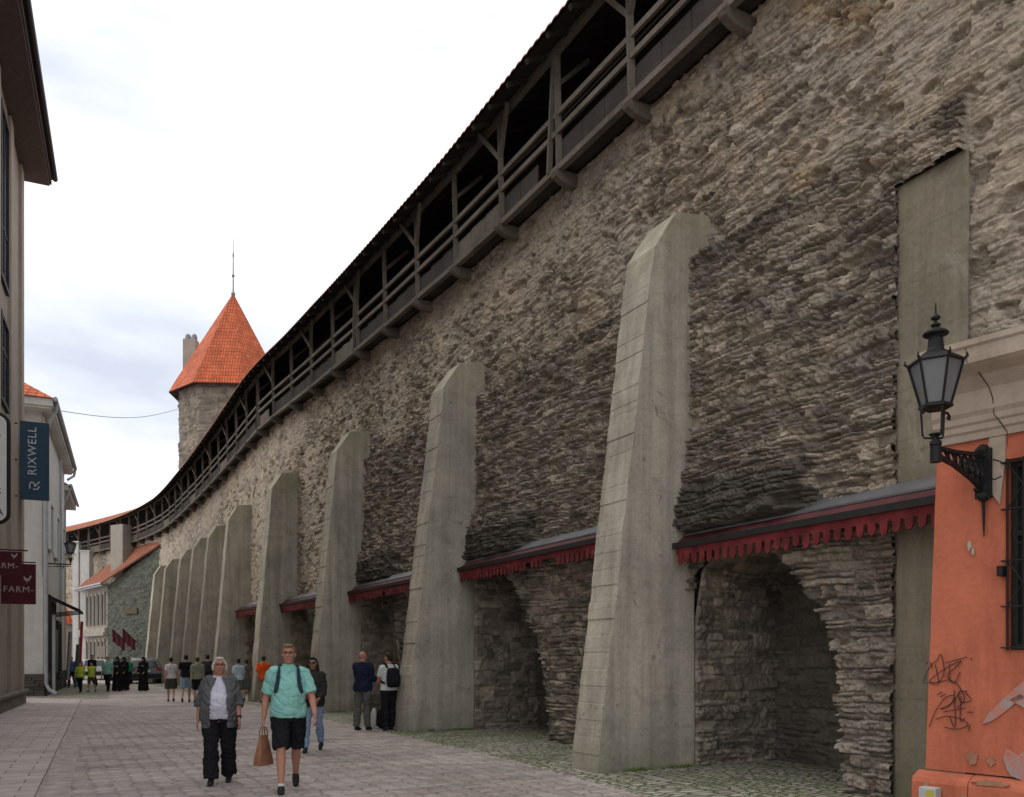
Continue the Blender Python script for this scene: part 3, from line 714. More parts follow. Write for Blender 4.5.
for s in np.arange(.6, 96, .75): m.bar(at(s, .98, 12.66 + zg(s)), at(s, -1.1, 13.80 + zg(s)), .08, .09)
o = m.build('rafter', M_WOODD, gal); o['kind'] = 'stuff'

# ---------------------------------------------------------------- tower
tw = empty('tower', (-20.5, 62.5, 0), 0, 'stone tower with a tall pointed orange tiled roof rising behind the wall', 'tower')
NS = 6
def tower_pt(a, r, z): return (r * math.cos(a), r * math.sin(a), z)
nA, nZ = 181, 260
AA = np.linspace(0, 2 * PI, nA)[:, None] * np.ones((1, nZ)); ZZ = np.linspace(0, 21.5, nZ)[None] * np.ones((nA, 1))
# horseshoe-ish: rounded octagon
def polyr(a, r, n=8, ph=0): 
    k = (a - ph) % (2 * PI / n) - PI / n; return r * math.cos(PI / n) / np.cos(k)
rr_ = polyr(AA, 3.72, 8, math.radians(27.2))
h, tone, j = rubble(AA * 3.7, ZZ, 77, .24, .5, .06)
at4 = np.stack([tone, j * .7, 0 * tone + .10 * (fbm(AA * 3, ZZ * .6, 4) > .6), 0 * tone], -1)
rad = rr_ + h
V = np.stack([rad * np.cos(AA), rad * np.sin(AA), ZZ], -1)
link('tower_body', grid_mesh('tower_body', V, attr=at4), M_TOWER, tw)
m = MB(); ph = math.radians(27.2); ns = 8
prof = [(4.42, 20.55), (3.95, 21.45), (0.05, 28.35)]
for i in range(ns):
    a0, a1 = ph + i * 2 * PI / ns, ph + (i + 1) * 2 * PI / ns
    for (r0, z0), (r1, z1) in zip(prof[:-1], prof[1:]):
        w0 = r0; w1 = r1; sl0 = math.hypot(4.42 - r0, z0 - 20.55); sl1 = math.hypot(4.42 - r1, z1 - 20.55)
        m.add([tower_pt(a0, r0, z0), tower_pt(a1, r0, z0), tower_pt(a1, r1, z1), tower_pt(a0, r1, z1)], [(0, 1, 2, 3)], [(-w0 / 2, sl0), (w0 / 2, sl0), (w1 / 2, sl1), (-w1 / 2, sl1)])
    m.add([tower_pt(a0, 4.42, 20.5), tower_pt(a1, 4.42, 20.5), tower_pt(a1, 3.6, 20.7), tower_pt(a0, 3.6, 20.7)], [(0, 1, 2, 3)], [(0, 0)] * 4, 1)
    m.add([tower_pt(a0, 4.42, 20.5), tower_pt(a1, 4.42, 20.5), tower_pt(a1, 4.42, 20.56), tower_pt(a0, 4.42, 20.56)], [(0, 1, 2, 3)], [(0, 0)] * 4, 0)
rf = m.build('tower_roof', [M_TILE, M_WOODD], tw)
m = MB(); m.tube([(0, 0, 28.2), (0, 0, 30.6), (0, 0, 32.4)], [.06, .04, .02], 6); m.ell((0, 0, 29.7), (.11, .11, .13)); m.ell((0, 0, 31.2), (.06, .06, .22)); m.ell((0, 0, 28.35), (.16, .16, .18)); m.build('spire_rod', M_ZINC, tw)
for (a, z) in ((3.665, 17.2), (3.665, 14.2)):
    m = MB(); c_ = Vector((math.cos(a) * 3.40, math.sin(a) * 3.40, z)); M_ = Matrix.Rotation(a, 3, 'Z'); m.box(c_, (.25, .34, 1.25), M_); m.build('slit_window', M_DARK, tw)
ch = empty('chimney', (-23.9, 63.3, 0), 0, 'grey twin flue chimney beside the pointed tower roof', 'chimney')
m = MB(); m.box((0, 0, 21.75), (.95, .8, 7), None); m.build('chimney_stack', M_CREAMP, ch, bevel=.03)
for dx in (-.24, .24):
    m = MB(); m.lathe([(.22, 25.2), (.22, 25.45), (.19, 25.62), (.1, 25.72)], (dx, 0, 0), 14); m.build('flue', M_ZINC, ch)

# ---------------------------------------------------------------- orange house at right
OD = Vector((.643, -.766, 0)); ON = Vector((-.766, -.643, 0)); O0 = Vector((3.89, 8.0, 0))
def op(t, o, z): return O0 + OD * t + ON * o + Vector((0, 0, z))
oh = empty('orange_house', tuple(O0), 0, 'orange plastered house end with a beige cornice and barred window', 'house')
def ol(mb): mb.v = [tuple(Vector(v) - O0) for v in mb.v]; return mb
OW0, OW1, OZ0, OZ1 = .70, 1.75, 1.67, 3.34
m = MB()
def oquad(t0, t1, z0, z1, o=0):
    nt = max(1, int((t1 - t0) / .08)); nzq = max(1, int((z1 - z0) / .08)); vs = []; 
    for i in range(nt + 1):
        for k in range(nzq + 1):
            t = t0 + (t1 - t0) * i / nt; z = z0 + (z1 - z0) * k / nzq
            w = .022 * (float(fbm(np.array(t * 1.3), np.array(z * 1.3), 3)) - .5) + .004 * (float(fbm(np.array(t * 9.), np.array(z * 9.), 8)) - .5)
            e = .0 if t0 > 0.001 or i else .008 * (float(fbm(np.array(z * 5.), np.array(2.), 4)) - .5)
            if t0 == 0: e += .11 * (z - .56) / 3.06 * (1 - t / t1)
            vs.append(op(t + e, o + w, z))
    m.add(vs, [(i * (nzq + 1) + k, (i + 1) * (nzq + 1) + k, (i + 1) * (nzq + 1) + k + 1, i * (nzq + 1) + k + 1) for i in range(nt) for k in range(nzq)])
oquad(0, OW0, .56, 3.62); oquad(OW0, OW1, .56, OZ0); oquad(OW0, OW1, OZ1, 3.62); oquad(OW1, 7, .56, 3.62)
# reveals and the end return
for a, b in (((OW0, OZ0), (OW0, OZ1)), ((OW0, OZ1), (OW1, OZ1)), ((OW1, OZ1), (OW1, OZ0)), ((OW1, OZ0), (OW0, OZ0))):
    m.add([op(a[0], .012, a[1]), op(b[0], .012, b[1]), op(b[0], -.22, b[1]), op(a[0], -.22, a[1])], [(0, 1, 2, 3)])
m.add([op(0, 0, .56), op(.11, 0, 3.6), op(.11, -1.4, 3.6), op(0, -1.4, .56)], [(0, 1, 2, 3)])
ol(m).build('facade', M_ORANGE, oh, smooth=True)
m = MB(); pts = [(-.02, 0), (.13, 0), (.13, .50), (.11, .545), (-.02, .60)]
prev = None
for t0, t1 in [(-.07 + .5 * k, -.07 + .5 * (k + 1)) for k in range(14)]:
    m.prism(pts, lambda p: op(t0, p[0], p[1] - .05), lambda p: op(t1 - .004, p[0], p[1] - .05))
ol(m).build('plinth', M_ORANGE, oh, bevel=.008)
# cornice: moulded profile
prof = [(-.3, 3.56), (.03, 3.56), (.035, 3.62), (.055, 3.64), (.055, 3.69), (.075, 3.71), (.075, 3.76), (.10, 3.80), (.10, 3.98), (.14, 4.02), (.20, 4.08), (.30, 4.13), (.34, 4.16), (.34, 4.29), (.36, 4.31), (.36, 4.36), (-.3, 4.52)]
m = MB(); m.prism(prof, lambda p: op(.10, p[0], p[1]), lambda p: op(7, p[0], p[1])); ol(m).build('cornice', M_BEIGE, oh)
m = MB(); m.box(op(4.2, -1.3, 4.48) , (8, 1.9, .06), Matrix.Rotation(math.atan2(OD.y, OD.x), 3, 'Z')); ol(m).build('roof', M_ZINC, oh)
win = MB(); win.box((0, 0, 0), (OW1 - OW0, .02, OZ1 - OZ0), Matrix.Rotation(math.atan2(OD.y, OD.x), 3, 'Z')); win.v = [tuple(Vector(v) + op((OW0 + OW1) / 2, -.18, (OZ0 + OZ1) / 2)) for v in win.v]
wo_ = ol(win).build('window', M_GLASSD, oh)
m = MB()
for t in (OW0 + .03, OW1 - .03, (OW0 + OW1) / 2): m.bar(op(t, -.13, OZ0), op(t, -.13, OZ1), .05, .05, OD)
for z in (OZ0 + .03, OZ1 - .03, 2.7): m.bar(op(OW0, -.135, z), op(OW1, -.135, z), .05, .05)
ol(m).build('frame', M_BLACKP, wo_)
m = MB()
for k in range(9):
    t = OW0 + .02 + k * .127; m.tube([op(t, .03, OZ0), op(t, .03, OZ1)], .009, 6)
for z in (OZ0 + .02, 2.05, 2.45, 2.9, OZ1 - .03): m.bar(op(OW0 - .03, .03, z), op(OW1 + .03, .03, z), .03, .012)
for k in range(4):
    t = OW0 + .02 + k * .254
    m.tube([op(t, .034, 2.45), op(t + .254, .034, 2.05)], .007, 5); m.tube([op(t + .254, .034, 2.45), op(t, .034, 2.05)], .007, 5)
    m.tube([op(t, .034, 3.3), op(t + .254, .034, 2.9)], .007, 5); m.tube([op(t + .254, .034, 3.3), op(t, .034, 2.9)], .007, 5)
    c_ = op(t + .127, .036, 2.68); m.tube([c_ + OD * (.07 * math.cos(a)) + Vector((0, 0, .09 * math.sin(a))) for a in np.linspace(0, 2 * PI, 15)], .007, 5)
ol(m).build('grille', M_IRON, wo_)
# exposed render patches, repair, crack
def flat_poly(pts, o, th=.004):
    m = MB(); m.prism(pts, lambda p: op(p[0], o, p[1]), lambda p: op(p[0], o - .02, p[1])); return ol(m)
def blob(ct, cz, rt, rz, seed, n=22):
    r_ = random.Random(seed); return [(ct + rt * math.cos(a) * r_.uniform(.6, 1.15), cz + rz * math.sin(a) * r_.uniform(.55, 1.15)) for a in [2 * PI * k / n for k in range(n)]]
q = MB()
for pts in ([(.565, 3.56), (.70, 3.56), (.695, 3.30), (.67, 3.10), (.655, 2.95), (.60, 3.04), (.545, 3.10), (.545, 3.3)], blob(.40, 2.62, .018, .05, 3), blob(.43, 2.56, .014, .04, 4)):
    q = MB(); q.prism(pts, lambda p: op(p[0], .020, p[1]), lambda p: op(p[0], -.02, p[1])); ol(q).build('exposed_render', M_PATCH, oh)
for pts in (blob(.42, .70, .05, .06, 5), blob(.58, .68, .04, .045, 9)):
    q = MB(); q.prism(pts, lambda p: op(p[0], .020, p[1]), lambda p: op(p[0], -.02, p[1])); ol(q).build('exposed_render', M_PATCHO, oh)
for pts in (blob(.06, .36, .05, .10, 6), blob(.62, .50, .16, .03, 12), blob(.40, .28, .05, .10, 22)):
    q = MB(); q.prism(pts, lambda p: op(p[0], .134, p[1]), lambda p: op(p[0], .10, p[1])); ol(q).build('exposed_render', M_PATCHO, oh)
m = MB()
crack = [(.50, 4.30, .345), (.51, 4.17, .345), (.56, 4.10, .23), (.60, 3.98, .105), (.63, 3.88, .105), (.63, 3.74, .08), (.68, 3.66, .06), (.72, 3.58, .035), (.72, 3.45, .022)]
m.tube([op(a, o_ + .002, z) for a, z, o_ in crack], [.002, .003, .005, .003, .004, .003, .005, .003, .002], 5)
m.tube([op(.60, .022, 3.36), op(.66, .022, 3.33), op(.695, .022, 3.30)], .005, 4); m.tube([op(.55, .022, 3.2), op(.62, .022, 3.18), op(.67, .022, 3.20)], .005, 4)
ol(m).build('crack', M_BLACKM, oh)
# graffiti scribbles in black, grey painted strokes
def px2(x, y):   # rough coordinates on the facade measured from the photograph's scribbles (t along wall, z up)
    r_ = (x - 512) / 850.0; t = (r_ * 8.0 - 3.89) / (.643 + r_ * .766); Y = 8.0 - .766 * t
    return t, 1.6 + (658 - y) / 850 * Y
G1 = [[(924, 683), (930, 668), (938, 660), (942, 655), (945, 672), (938, 684), (931, 680), (947, 668), (957, 663), (962, 661), (956, 668), (948, 675), (955, 683), (961, 672)],
      [(927, 683), (940, 682), (950, 680), (958, 684), (962, 690)], [(936, 664), (940, 683)], [(950, 664), (951, 682)], [(946, 663), (957, 660), (968, 657)],
      [(930, 727), (936, 712), (946, 698), (955, 696), (950, 706), (941, 709), (954, 702), (962, 690), (965, 700), (958, 708)],
      [(955, 690), (956, 726), (950, 716)], [(944, 712), (966, 708)], [(962, 696), (961, 720), (966, 718)], [(966, 692), (972, 700), (962, 702), (960, 693), (968, 691)], [(937, 719), (948, 716), (962, 719), (969, 725), (958, 729), (945, 727)],
      [(927, 664), (929, 662)], [(971, 660), (973, 658)], [(931, 662), (933, 668)], [(968, 712), (974, 712)], [(938, 695), (943, 692)], [(941, 697), (946, 694)], [(969, 731), (971, 725)]]
m = MB()
for st_ in G1:
    P_ = [px2(*p) for p in st_]; P3 = []
    dd_ = dense(np.array(P_), 6) if len(P_) > 2 else np.array(P_); P3 = [tuple(v_) for v_ in dd_[:-1]]
    P3.append(P_[-1]); m.tube([op(a, .018, b) for a, b in P3], .0038, 5)
ol(m).build('graffiti', M_BLACKM, oh)
q = MB()
for pts in ([(983, 724), (990, 712), (1003, 700), (1016, 688), (1030, 676), (1030, 697), (1019, 700), (1010, 708), (1000, 716), (992, 721)], [(1010, 700), (1020, 694), (1034, 700), (1034, 716), (1022, 706)], [(1004, 758), (1006, 748), (1018, 755), (1032, 748), (1032, 790), (1022, 780), (1012, 776), (1008, 770)]):
    q.prism([px2(*p) for p in pts], lambda p: op(p[0], .018, p[1]), lambda p: op(p[0], -.02, p[1]))
ol(q).build('painted_stroke', M_GREYP, oh)
m = MB(); m.box((0, 0, 0), (.05, .10, .09), Matrix.Rotation(math.atan2(OD.y, OD.x), 3, 'Z')); m.v = [tuple(Vector(v) + op(.68, .05, 2.36)) for v in m.v]; ol(m).build('hook_bracket', M_IRON, oh, bevel=.006)
# utility box on plinth
ub = empty('utility_box', tuple(op(.13, .2, .0)), math.atan2(OD.y, OD.x), 'small grey utility box with a yellow sticker at the foot of the orange house', 'utility box')
m = MB(); m.box((0, 0, .22), (.155, .12, .40)); m.build('casing', plain('box_grey', (.42, .42, .40), .6, .1), ub, bevel=.008)
m = MB(); m.prism([(-.002, .345), (.06, .345), (.06, .40), (-.002, .40)], lambda p: (p[0], -.063, p[1]), lambda p: (p[0], -.060, p[1])); m.build('sticker', plain('yellow_sticker', (.45, .40, .05), .6, .1), ub)

# ---------------------------------------------------------------- lanterns
def lantern(root, s=1.0, bottom=0.0):
    """six-sided street lantern; local z=0 is the yoke foot"""
    def hexa(prof, name, mat, par=root, n=6):
        m = MB(); m.lathe([(r * s, z * s + bottom) for r, z in prof], (0, 0, 0), n, rot=PI / 6); return m.build(name, mat, par)
    hexa([(.012, -.09), (.03, -.04), (.055, -.01), (.055, .02), (.035, .04), (.03, .07), (.06, .09), (.06, .10)], 'finial_base', M_IRON, n=12)
    m = MB()
    for k in range(3):
        a = 2 * PI * k / 3 + .5; c, d = math.cos(a), math.sin(a)
        m.tube([Vector((c * r * s, d * r * s, z * s + bottom)) for r, z in ((.03, .06), (.10, .07), (.115, .10), (.13, .33), (.12, .38))], .011 * s, 6)
    for k in range(6):
        a = 2 * PI * k / 6 + PI / 6; c, d = math.cos(a), math.sin(a)
        if k % 3 == 0:
            m.tube([Vector((c * r * s, d * r * s, z * s + bottom)) for r, z in ((.13, .33), (.19, .325), (.225, .30), (.22, .27), (.19, .275), (.20, .295))], .013 * s, 6)
    m.build('yoke', M_IRON, root)
    hexa([(.12, .335), (.155, .35), (.155, .375), (.135, .385)], 'bottom_ring', M_IRON)
    g_ = hexa([(.128, .385), (.232, .78)], 'lamp_glass', M_GLASS)
    m = MB()
    for k in range(6):
        a = 2 * PI * k / 6 + PI / 6; c, d = math.cos(a), math.sin(a)
        m.tube([Vector((c * .135 * s, d * .135 * s, .375 * s + bottom)), Vector((c * .245 * s, d * .245 * s, .79 * s + bottom))], .013 * s, 6)
        m.tube([Vector((c * .245 * s, d * .245 * s, .79 * s + bottom)), Vector((c * .275 * s, d * .275 * s, .815 * s + bottom)), Vector((c * .27 * s, d * .27 * s, .85 * s + bottom))], [.016 * s, .014 * s, .006 * s], 6)
        a2 = a + PI / 3
        m.tube([Vector((c * .245 * s, d * .245 * s, .785 * s + bottom)), Vector((math.cos(a2) * .245 * s, math.sin(a2) * .245 * s, .785 * s + bottom))], .015 * s, 6)
    m.build('glazing_bars', M_IRON, root)
    hexa([(.255, .79), (.24, .81), (.17, .855), (.13, .87), (.13, .885), (.115, .89)], 'lantern_roof', M_IRON)
    hexa([(.085, .885), (.075, .93), (.065, 1.03), (.085, 1.05), (.115, 1.06), (.12, 1.075), (.095, 1.095), (.05, 1.12), (.03, 1.135)], 'chimney_cap', M_IRON, n=12)
    hexa([(.02, 1.13), (.045, 1.15), (.045, 1.165), (.018, 1.18), (.014, 1.20), (.04, 1.215), (.045, 1.23), (.03, 1.25), (.01, 1.27), (.008, 1.34), (.003, 1.38)], 'finial', M_IRON, n=12)
    hexa([(.02, .39), (.03, .42), (.035, .55), (.03, .66), (.01, .70)], 'lamp_bulb', plain('pale_bulb', (.5, .5, .48), .4, .05, 5, 0), n=10)
LP = op(.53, 1.0, 0)
l1 = empty('wall_lantern', (LP.x, LP.y, 3.35), 0, 'large black iron wall lantern on a bracket of the orange house', 'street lamp', 'black wall lanterns')
lantern(l1, .84, .0)
m = MB()
def lp(o, z): return op(.53, o, z) - Vector((LP.x, LP.y, 3.35))
m.bar(lp(.045, 3.02), lp(.045, 3.46), .05, .13, OD)
m.ell(lp(.06, 3.45), (.055, .05, .05)); m.ell(lp(.06, 3.04), (.055, .05, .05)); m.ell(lp(.045, 3.40), (.09, .05, .035)); m.ell(lp(.045, 3.10), (.09, .05, .035))
m.build('wall_plate', M_IRON, l1)
m = MB()
top = [lp(.08, 3.42), lp(.35, 3.37), lp(.65, 3.34), lp(1.0, 3.32)]; bot = [lp(.08, 3.10), lp(.35, 3.17), lp(.65, 3.23), lp(1.0, 3.26)]
for a, b in zip(top, top[1:]): m.bar(a, b, .035, .03)
for a, b in zip(bot, bot[1:]): m.bar(a, b, .035, .03)
nn = 7
for k in range(nn):
    u0, u1 = k / nn, (k + 1) / nn
    def L_(lst, u):
        x = u * (len(lst) - 1); i = min(int(x), len(lst) - 2); return lst[i].lerp(lst[i + 1], x - i)
    m.bar(L_(top, u0), L_(bot, u1), .02, .014); m.bar(L_(bot, u0), L_(top, u1), .02, .014)
    c_ = (L_(top, (u0 + u1) / 2) + L_(bot, (u0 + u1) / 2)) / 2; rr2 = (L_(top, (u0 + u1) / 2) - c_).length * .55
    m.tube([c_ + ON * (rr2 * math.cos(a)) + Vector((0, 0, rr2 * math.sin(a))) for a in np.linspace(0, 2 * PI, 11)], .008, 4)
m.tube([lp(1.0, 3.20), lp(1.0, 3.33)], .045, 8)
m.build('bracket_arm', M_IRON, l1)
m = MB(); m.tube([lp(.05, 3.02), lp(.04, 2.80), lp(.035, 2.68)], [.016, .012, .005], 6); m.build('drop_rod', M_IRON, l1)

# ---------------------------------------------------------------- left side of the street
SD = Vector((-.41, .912, 0)); SN = Vector((.912, .41, 0))   # street direction (away), outward normal (to the street)
def house_pt(o0):
    return lambda u, o, z: o0 + SD * u + SN * o + Vector((0, 0, z))
def L0(mb, o0): mb.v = [tuple(Vector(v) - o0) for v in mb.v]; return mb
A0 = Vector((-17.1, 29.6, 0)); hp = house_pt(A0)
ROTS = math.atan2(SD.y, SD.x)
def hbox(m, P_, u0, u1, o0, o1, z0, z1, mi=0):
    vs = [P_(u, o, z) for u in (u0, u1) for o in (o0, o1) for z in (z0, z1)]
    return m.add(vs, [(0, 1, 3, 2), (4, 6, 7, 5), (0, 4, 5, 1), (2, 3, 7, 6), (0, 2, 6, 4), (1, 5, 7, 3)], mi=mi)
lh = empty('tall_house', tuple(A0), 0, 'tall brown plastered building with a deep dark eave at the left edge', 'building')
m = MB(); hbox(m, hp, -26, 0, -9, 0, .5, 18.5); L0(m, A0).build('wall', M_TAN, lh)
m = MB(); hbox(m, hp, -26, .05, -9.0, .16, -.02, .42); hbox(m, hp, -26, .10, -9.0, .24, .42, .52); L0(m, A0).build('plinth', plain('plinth_stone', (.20, .175, .15), .9, .3, 3, .02), lh, bevel=.02)
m = MB()
for u in (-.35, -3.2, -6.2, -9.2, -12.2): hbox(m, hp, u - .35, u + .35, -.02, .10, .52, 18.45)
L0(m, A0).build('pilaster', M_TAN, lh)
m = MB(); hbox(m, hp, -26, .55, -9.3, .84, 18.50, 18.58); hbox(m, hp, -26, .60, -9.3, .90, 18.58, 18.78); hbox(m, hp, -26, .64, -9.3, .96, 18.78, 18.86)
L0(m, A0).build('eave', plain('dark_eave', (.10, .08, .075), .7, .2), lh)
m = MB(); m.tube([hp(-26, 1.01, 18.80) - A0, hp(.6, 1.01, 18.80) - A0], .09, 8); m.build('gutter', M_BLACKP, lh)
for u in (-4.7, -7.7, -10.7):
    for z in (2.0, 5.6, 9.2, 12.8):
        if u > -5 and z < 9: continue
        w_ = MB(); hbox(w_, hp, u - .75, u + .75, -.05, .03, z, z + (2.4 if z < 12 else 4.9)); wo2 = L0(w_, A0).build('window', M_GLASSD, lh)
        f_ = MB(); zt = z + (2.4 if z < 12 else 4.9)
        hbox(f_, hp, u - .85, u - .72, -.02, .09, z - .1, zt + .1); hbox(f_, hp, u + .72, u + .85, -.02, .09, z - .1, zt + .1); hbox(f_, hp, u - .719, u + .719, -.02, .088, z - .1, z + .03); hbox(f_, hp, u - .719, u + .719, -.02, .088, zt - .03, zt + .1); hbox(f_, hp, u - .03, u + .03, .0, .06, z + .03, zt - .03)
        hbox(f_, hp, u - .719, u + .719, .0, .055, z + 1.5, z + 1.56)
        L0(f_, A0).build('window_frame', M_BLACKP, wo2)

def text_mesh(txt, size, ext=.006, space=1.0):
    c = bpy.data.curves.new('t', 'FONT'); c.body = txt; c.size = size; c.extrude = ext; c.space_character = space; c.align_x = 'CENTER'; c.align_y = 'CENTER'; c.resolution_u = 2
    o = bpy.data.objects.new('t', c); COL.objects.link(o); dg = bpy.context.evaluated_depsgraph_get(); me = bpy.data.meshes.new_from_object(o.evaluated_get(dg)); bpy.data.objects.remove(o)
    return me
def put_text(name, txt, size, mat, parent, loc, M, space=1.0, sx=1):
    me = text_mesh(txt, size, space=space); me.transform(Matrix.Translation(loc) @ M.to_4x4() @ Matrix.Diagonal((sx, 1, 1, 1))); return link(name, me, mat, parent)
def banner(name, u, o0, o1, z0, z1, mat, label, cat, th=.04, group=None):
    """board hanging out from the facade, facing along the street"""
    ctr = hp(u, (o0 + o1) / 2, z0)
    root = empty(name, tuple(ctr), math.atan2(SN.y, SN.x), label, cat, group)   # local x = outwards, local -y = toward camera
    w = o1 - o0; h = z1 - z0
    m = MB(); m.box((0, 0, h / 2), (w, th, h)); m.build('board', mat, root, bevel=.01)
    return root, w, h
FACE = Matrix.Rotation(PI / 2, 3, 'X')
b1, w, h = banner('hanging_banner', -1.7, .14, 1.0, 6.85, 9.45, M_NAVY, 'slate blue vertical banner reading RIXWELL on the tall left building', 'banner')
Mv = Matrix(((0, -1, 0), (1, 0, 0), (0, 0, 1)))
put_text('lettering', 'RIXWELL', .36, M_LETTER, b1, Vector((-.06, -.03, 1.62)), FACE @ Mv, 1.12)
m = MB()   # logo: stylised R made of two bent strokes, turned like the lettering
def lg(p): return Vector((.0 - p[1] , -.03, .50 + p[0]))
for pts in ([(-.13, .14), (.04, .14), (.10, .08), (.04, .0), (-.05, .0)], [(-.05, .0), (.12, -.14)], [(-.14, .05), (-.14, -.08), (-.04, -.14)]):
    for a, b in zip(pts, pts[1:]): m.bar(lg(a), lg(b), .035, .012, (0, 1, 0))
m.build('logo', M_LETTER, b1)
m = MB()
for z in (.1, 1.3, 2.5): m.tube([(-.76, 0, z), (-.5, 0, z)], .025, 6); m.box((-.60, 0, z), (.03, .08, .12))
m.build('bracket', M_IRON, b1)
b2, w, h = banner('hanging_sign', -5.7, -.06, .96, 3.16, 4.33, M_MAROON, 'larger maroon sign reading FARM low on the tall left building', 'sign', group='maroon signs on the tall left building')
put_text('lettering', '-FARM-', .25, M_LETTERP, b2, Vector((.02, -.03, .42)), FACE, 1.12)
m = MB(); m.tube([(-.62, 0, 1.22), (.5, 0, 1.22)], .02, 6); m.build('bracket', M_IRON, b2)
def rooster(par, x, z, s=1):
    m = MB(); pts = [(-.10, .02), (-.06, -.04), (.03, -.05), (.06, .0), (.10, .08), (.12, .05), (.09, .12), (.06, .10), (.02, .02), (-.05, .04), (-.09, .10)]
    m.prism([(p[0] * s, p[1] * s) for p in pts], lambda p: (x + p[0], -.030, z + p[1]), lambda p: (x + p[0], -.022, z + p[1]))
    m.tube([(x - .01, -.026, z - .05 * s), (x - .02, -.026, z - .11 * s)], .008, 4); m.build('emblem', M_LETTERP, par)
rooster(b2, .30, .72)
b3, w, h = banner('hanging_sign', -8.4, -.06, .88, 3.76, 4.38, M_MAROON, 'smaller maroon sign partly cut by the left edge, just above the FARM sign', 'sign', group='maroon signs on the tall left building')
put_text('lettering', 'FARM-', .21, M_LETTERP, b3, Vector((.06, -.03, .24)), FACE, 1.12); rooster(b3, .30, .50, .7)
m = MB(); m.tube([(-.5, 0, .66), (.60, 0, .66)], .02, 6); m.build('bracket', M_IRON, b3)
# rounded white sign with black frame, at the very left edge
b4 = empty('framed_sign', tuple(hp(-12.2, .42, 4.5)), math.atan2(SN.y, SN.x), 'white board with a rounded black frame at the left edge of the view', 'sign')
def rrect(w, h, r, n=6):
    o = []
    for cx, cz, a0 in ((w / 2 - r, h / 2 - r, 0), (-w / 2 + r, h / 2 - r, PI / 2), (-w / 2 + r, -h / 2 + r, PI), (w / 2 - r, -h / 2 + r, 1.5 * PI)):
        o += [(cx + r * math.cos(a0 + k * PI / 2 / n), cz + r * math.sin(a0 + k * PI / 2 / n)) for k in range(n + 1)]
    return o
m = MB(); m.prism(rrect(1.10, 2.35, .2), lambda p: (p[0], -.03, p[1] + 1.3), lambda p: (p[0], .03, p[1] + 1.3)); m.build('board', M_WHITE, b4)
m = MB(); pr = rrect(1.16, 2.41, .22); m.tube([(p[0], 0, p[1] + 1.3) for p in pr] + [(pr[0][0], 0, pr[0][1] + 1.3)], .045, 8); m.build('frame', M_IRON, b4)
put_text('lettering', 'S', .2, M_BLACKM, b4, Vector((.40, -.04, .78)), FACE); put_text('lettering', 'NA', .19, M_BLACKM, b4, Vector((.35, -.04, .32)), FACE)
m = MB(); m.tube([(-.85, 0, 2.3), (-.5, 0, 2.3)], .03, 6); m.tube([(.15, -.045, 2.3), (.42, -.045, 2.0)], .03, 6); m.build('bracket', M_IRON, b4)

# white house beyond
B0 = Vector((-19.75, 35.8, 0)); wp = house_pt(B0)
wh = empty('white_house', tuple(B0), 0, 'white plastered house with a red hipped roof and grey downpipe behind the tall building', 'house')
m = MB(); hbox(m, wp, 0, 12.7, -8, 0, .9, 12.0); L0(m, B0).build('wall', M_WHITEP, wh)
# rubble plinth
zz = np.linspace(-.03, .92, 24); pl = []
m = MB()
for k in range(7):
    r_ = random.Random(k); z = k * .135
    x = -8.0
    while x < -.02:
        w_ = r_.uniform(.3, .7); x2 = min(x + w_, .06); hbox(m, wp, -.12 - r_.uniform(0, .05), -.0, x + .015, x2 - .015, z, z + .12); x += w_
    x = 0
    while x < 12.6:
        w_ = r_.uniform(.3, .7); hbox(m, wp, x + .015, x + w_ - .015, .0, .10 + r_.uniform(0, .05), z, z + .12); x += w_
L0(m, B0).build('plinth', plain('dark_plinth_stone', (.11, .10, .085), .9, .35, 3, .02), wh)
m = MB(); hbox(m, wp, -.7, 13.3, -8.6, .35, 11.95, 12.05); hbox(m, wp, -.78, 13.38, -8.7, .42, 12.05, 12.35); L0(m, B0).build('eave', M_WHITEP, wh)
m = MB(); e = 12.36
p = [wp(-.85, .46, e), wp(13.4, .46, e), wp(13.4, -8.8, e), wp(-.85, -8.8, e), wp(3.6, -4, e + 3.2), wp(9, -4, e + 3.2)]
m.add(p, [(0, 1, 5, 4), (1, 2, 5), (2, 3, 4, 5), (3, 0, 4)], [(0, 0), (14, 0), (14, 9), (0, 9), (4, 5), (9, 5)]); L0(m, B0).build('roof', M_TILE, wh)
m = MB(); m.tube([wp(-.9, .52, 12.33), wp(13.4, .52, 12.33)], .09, 8); m.tube([wp(13.3, .52, 12.33), wp(13.3, .45, 11.9), wp(13.0, .15, 11.6)], .07, 8)
m.tube([wp(-.3, .52, 12.3), wp(-.2, .5, 12.0), wp(-.1, .2, 11.4), wp(-.1, .12, 11), wp(-.1, .12, .5), wp(-.15, .25, .25), wp(-.2, .5, .1)], .075, 8)
m.tube([wp(8.6, .10, 11.8), wp(8.6, .10, .2)], .06, 8)
L0(m, B0).build('downpipe', M_ZINCL, wh)
m = MB(); m.tube([wp(-.09, -.02, 12), wp(-.09, -.02, 5)], .01, 4); L0(m, B0).build('cable', M_BLACKM, wh)
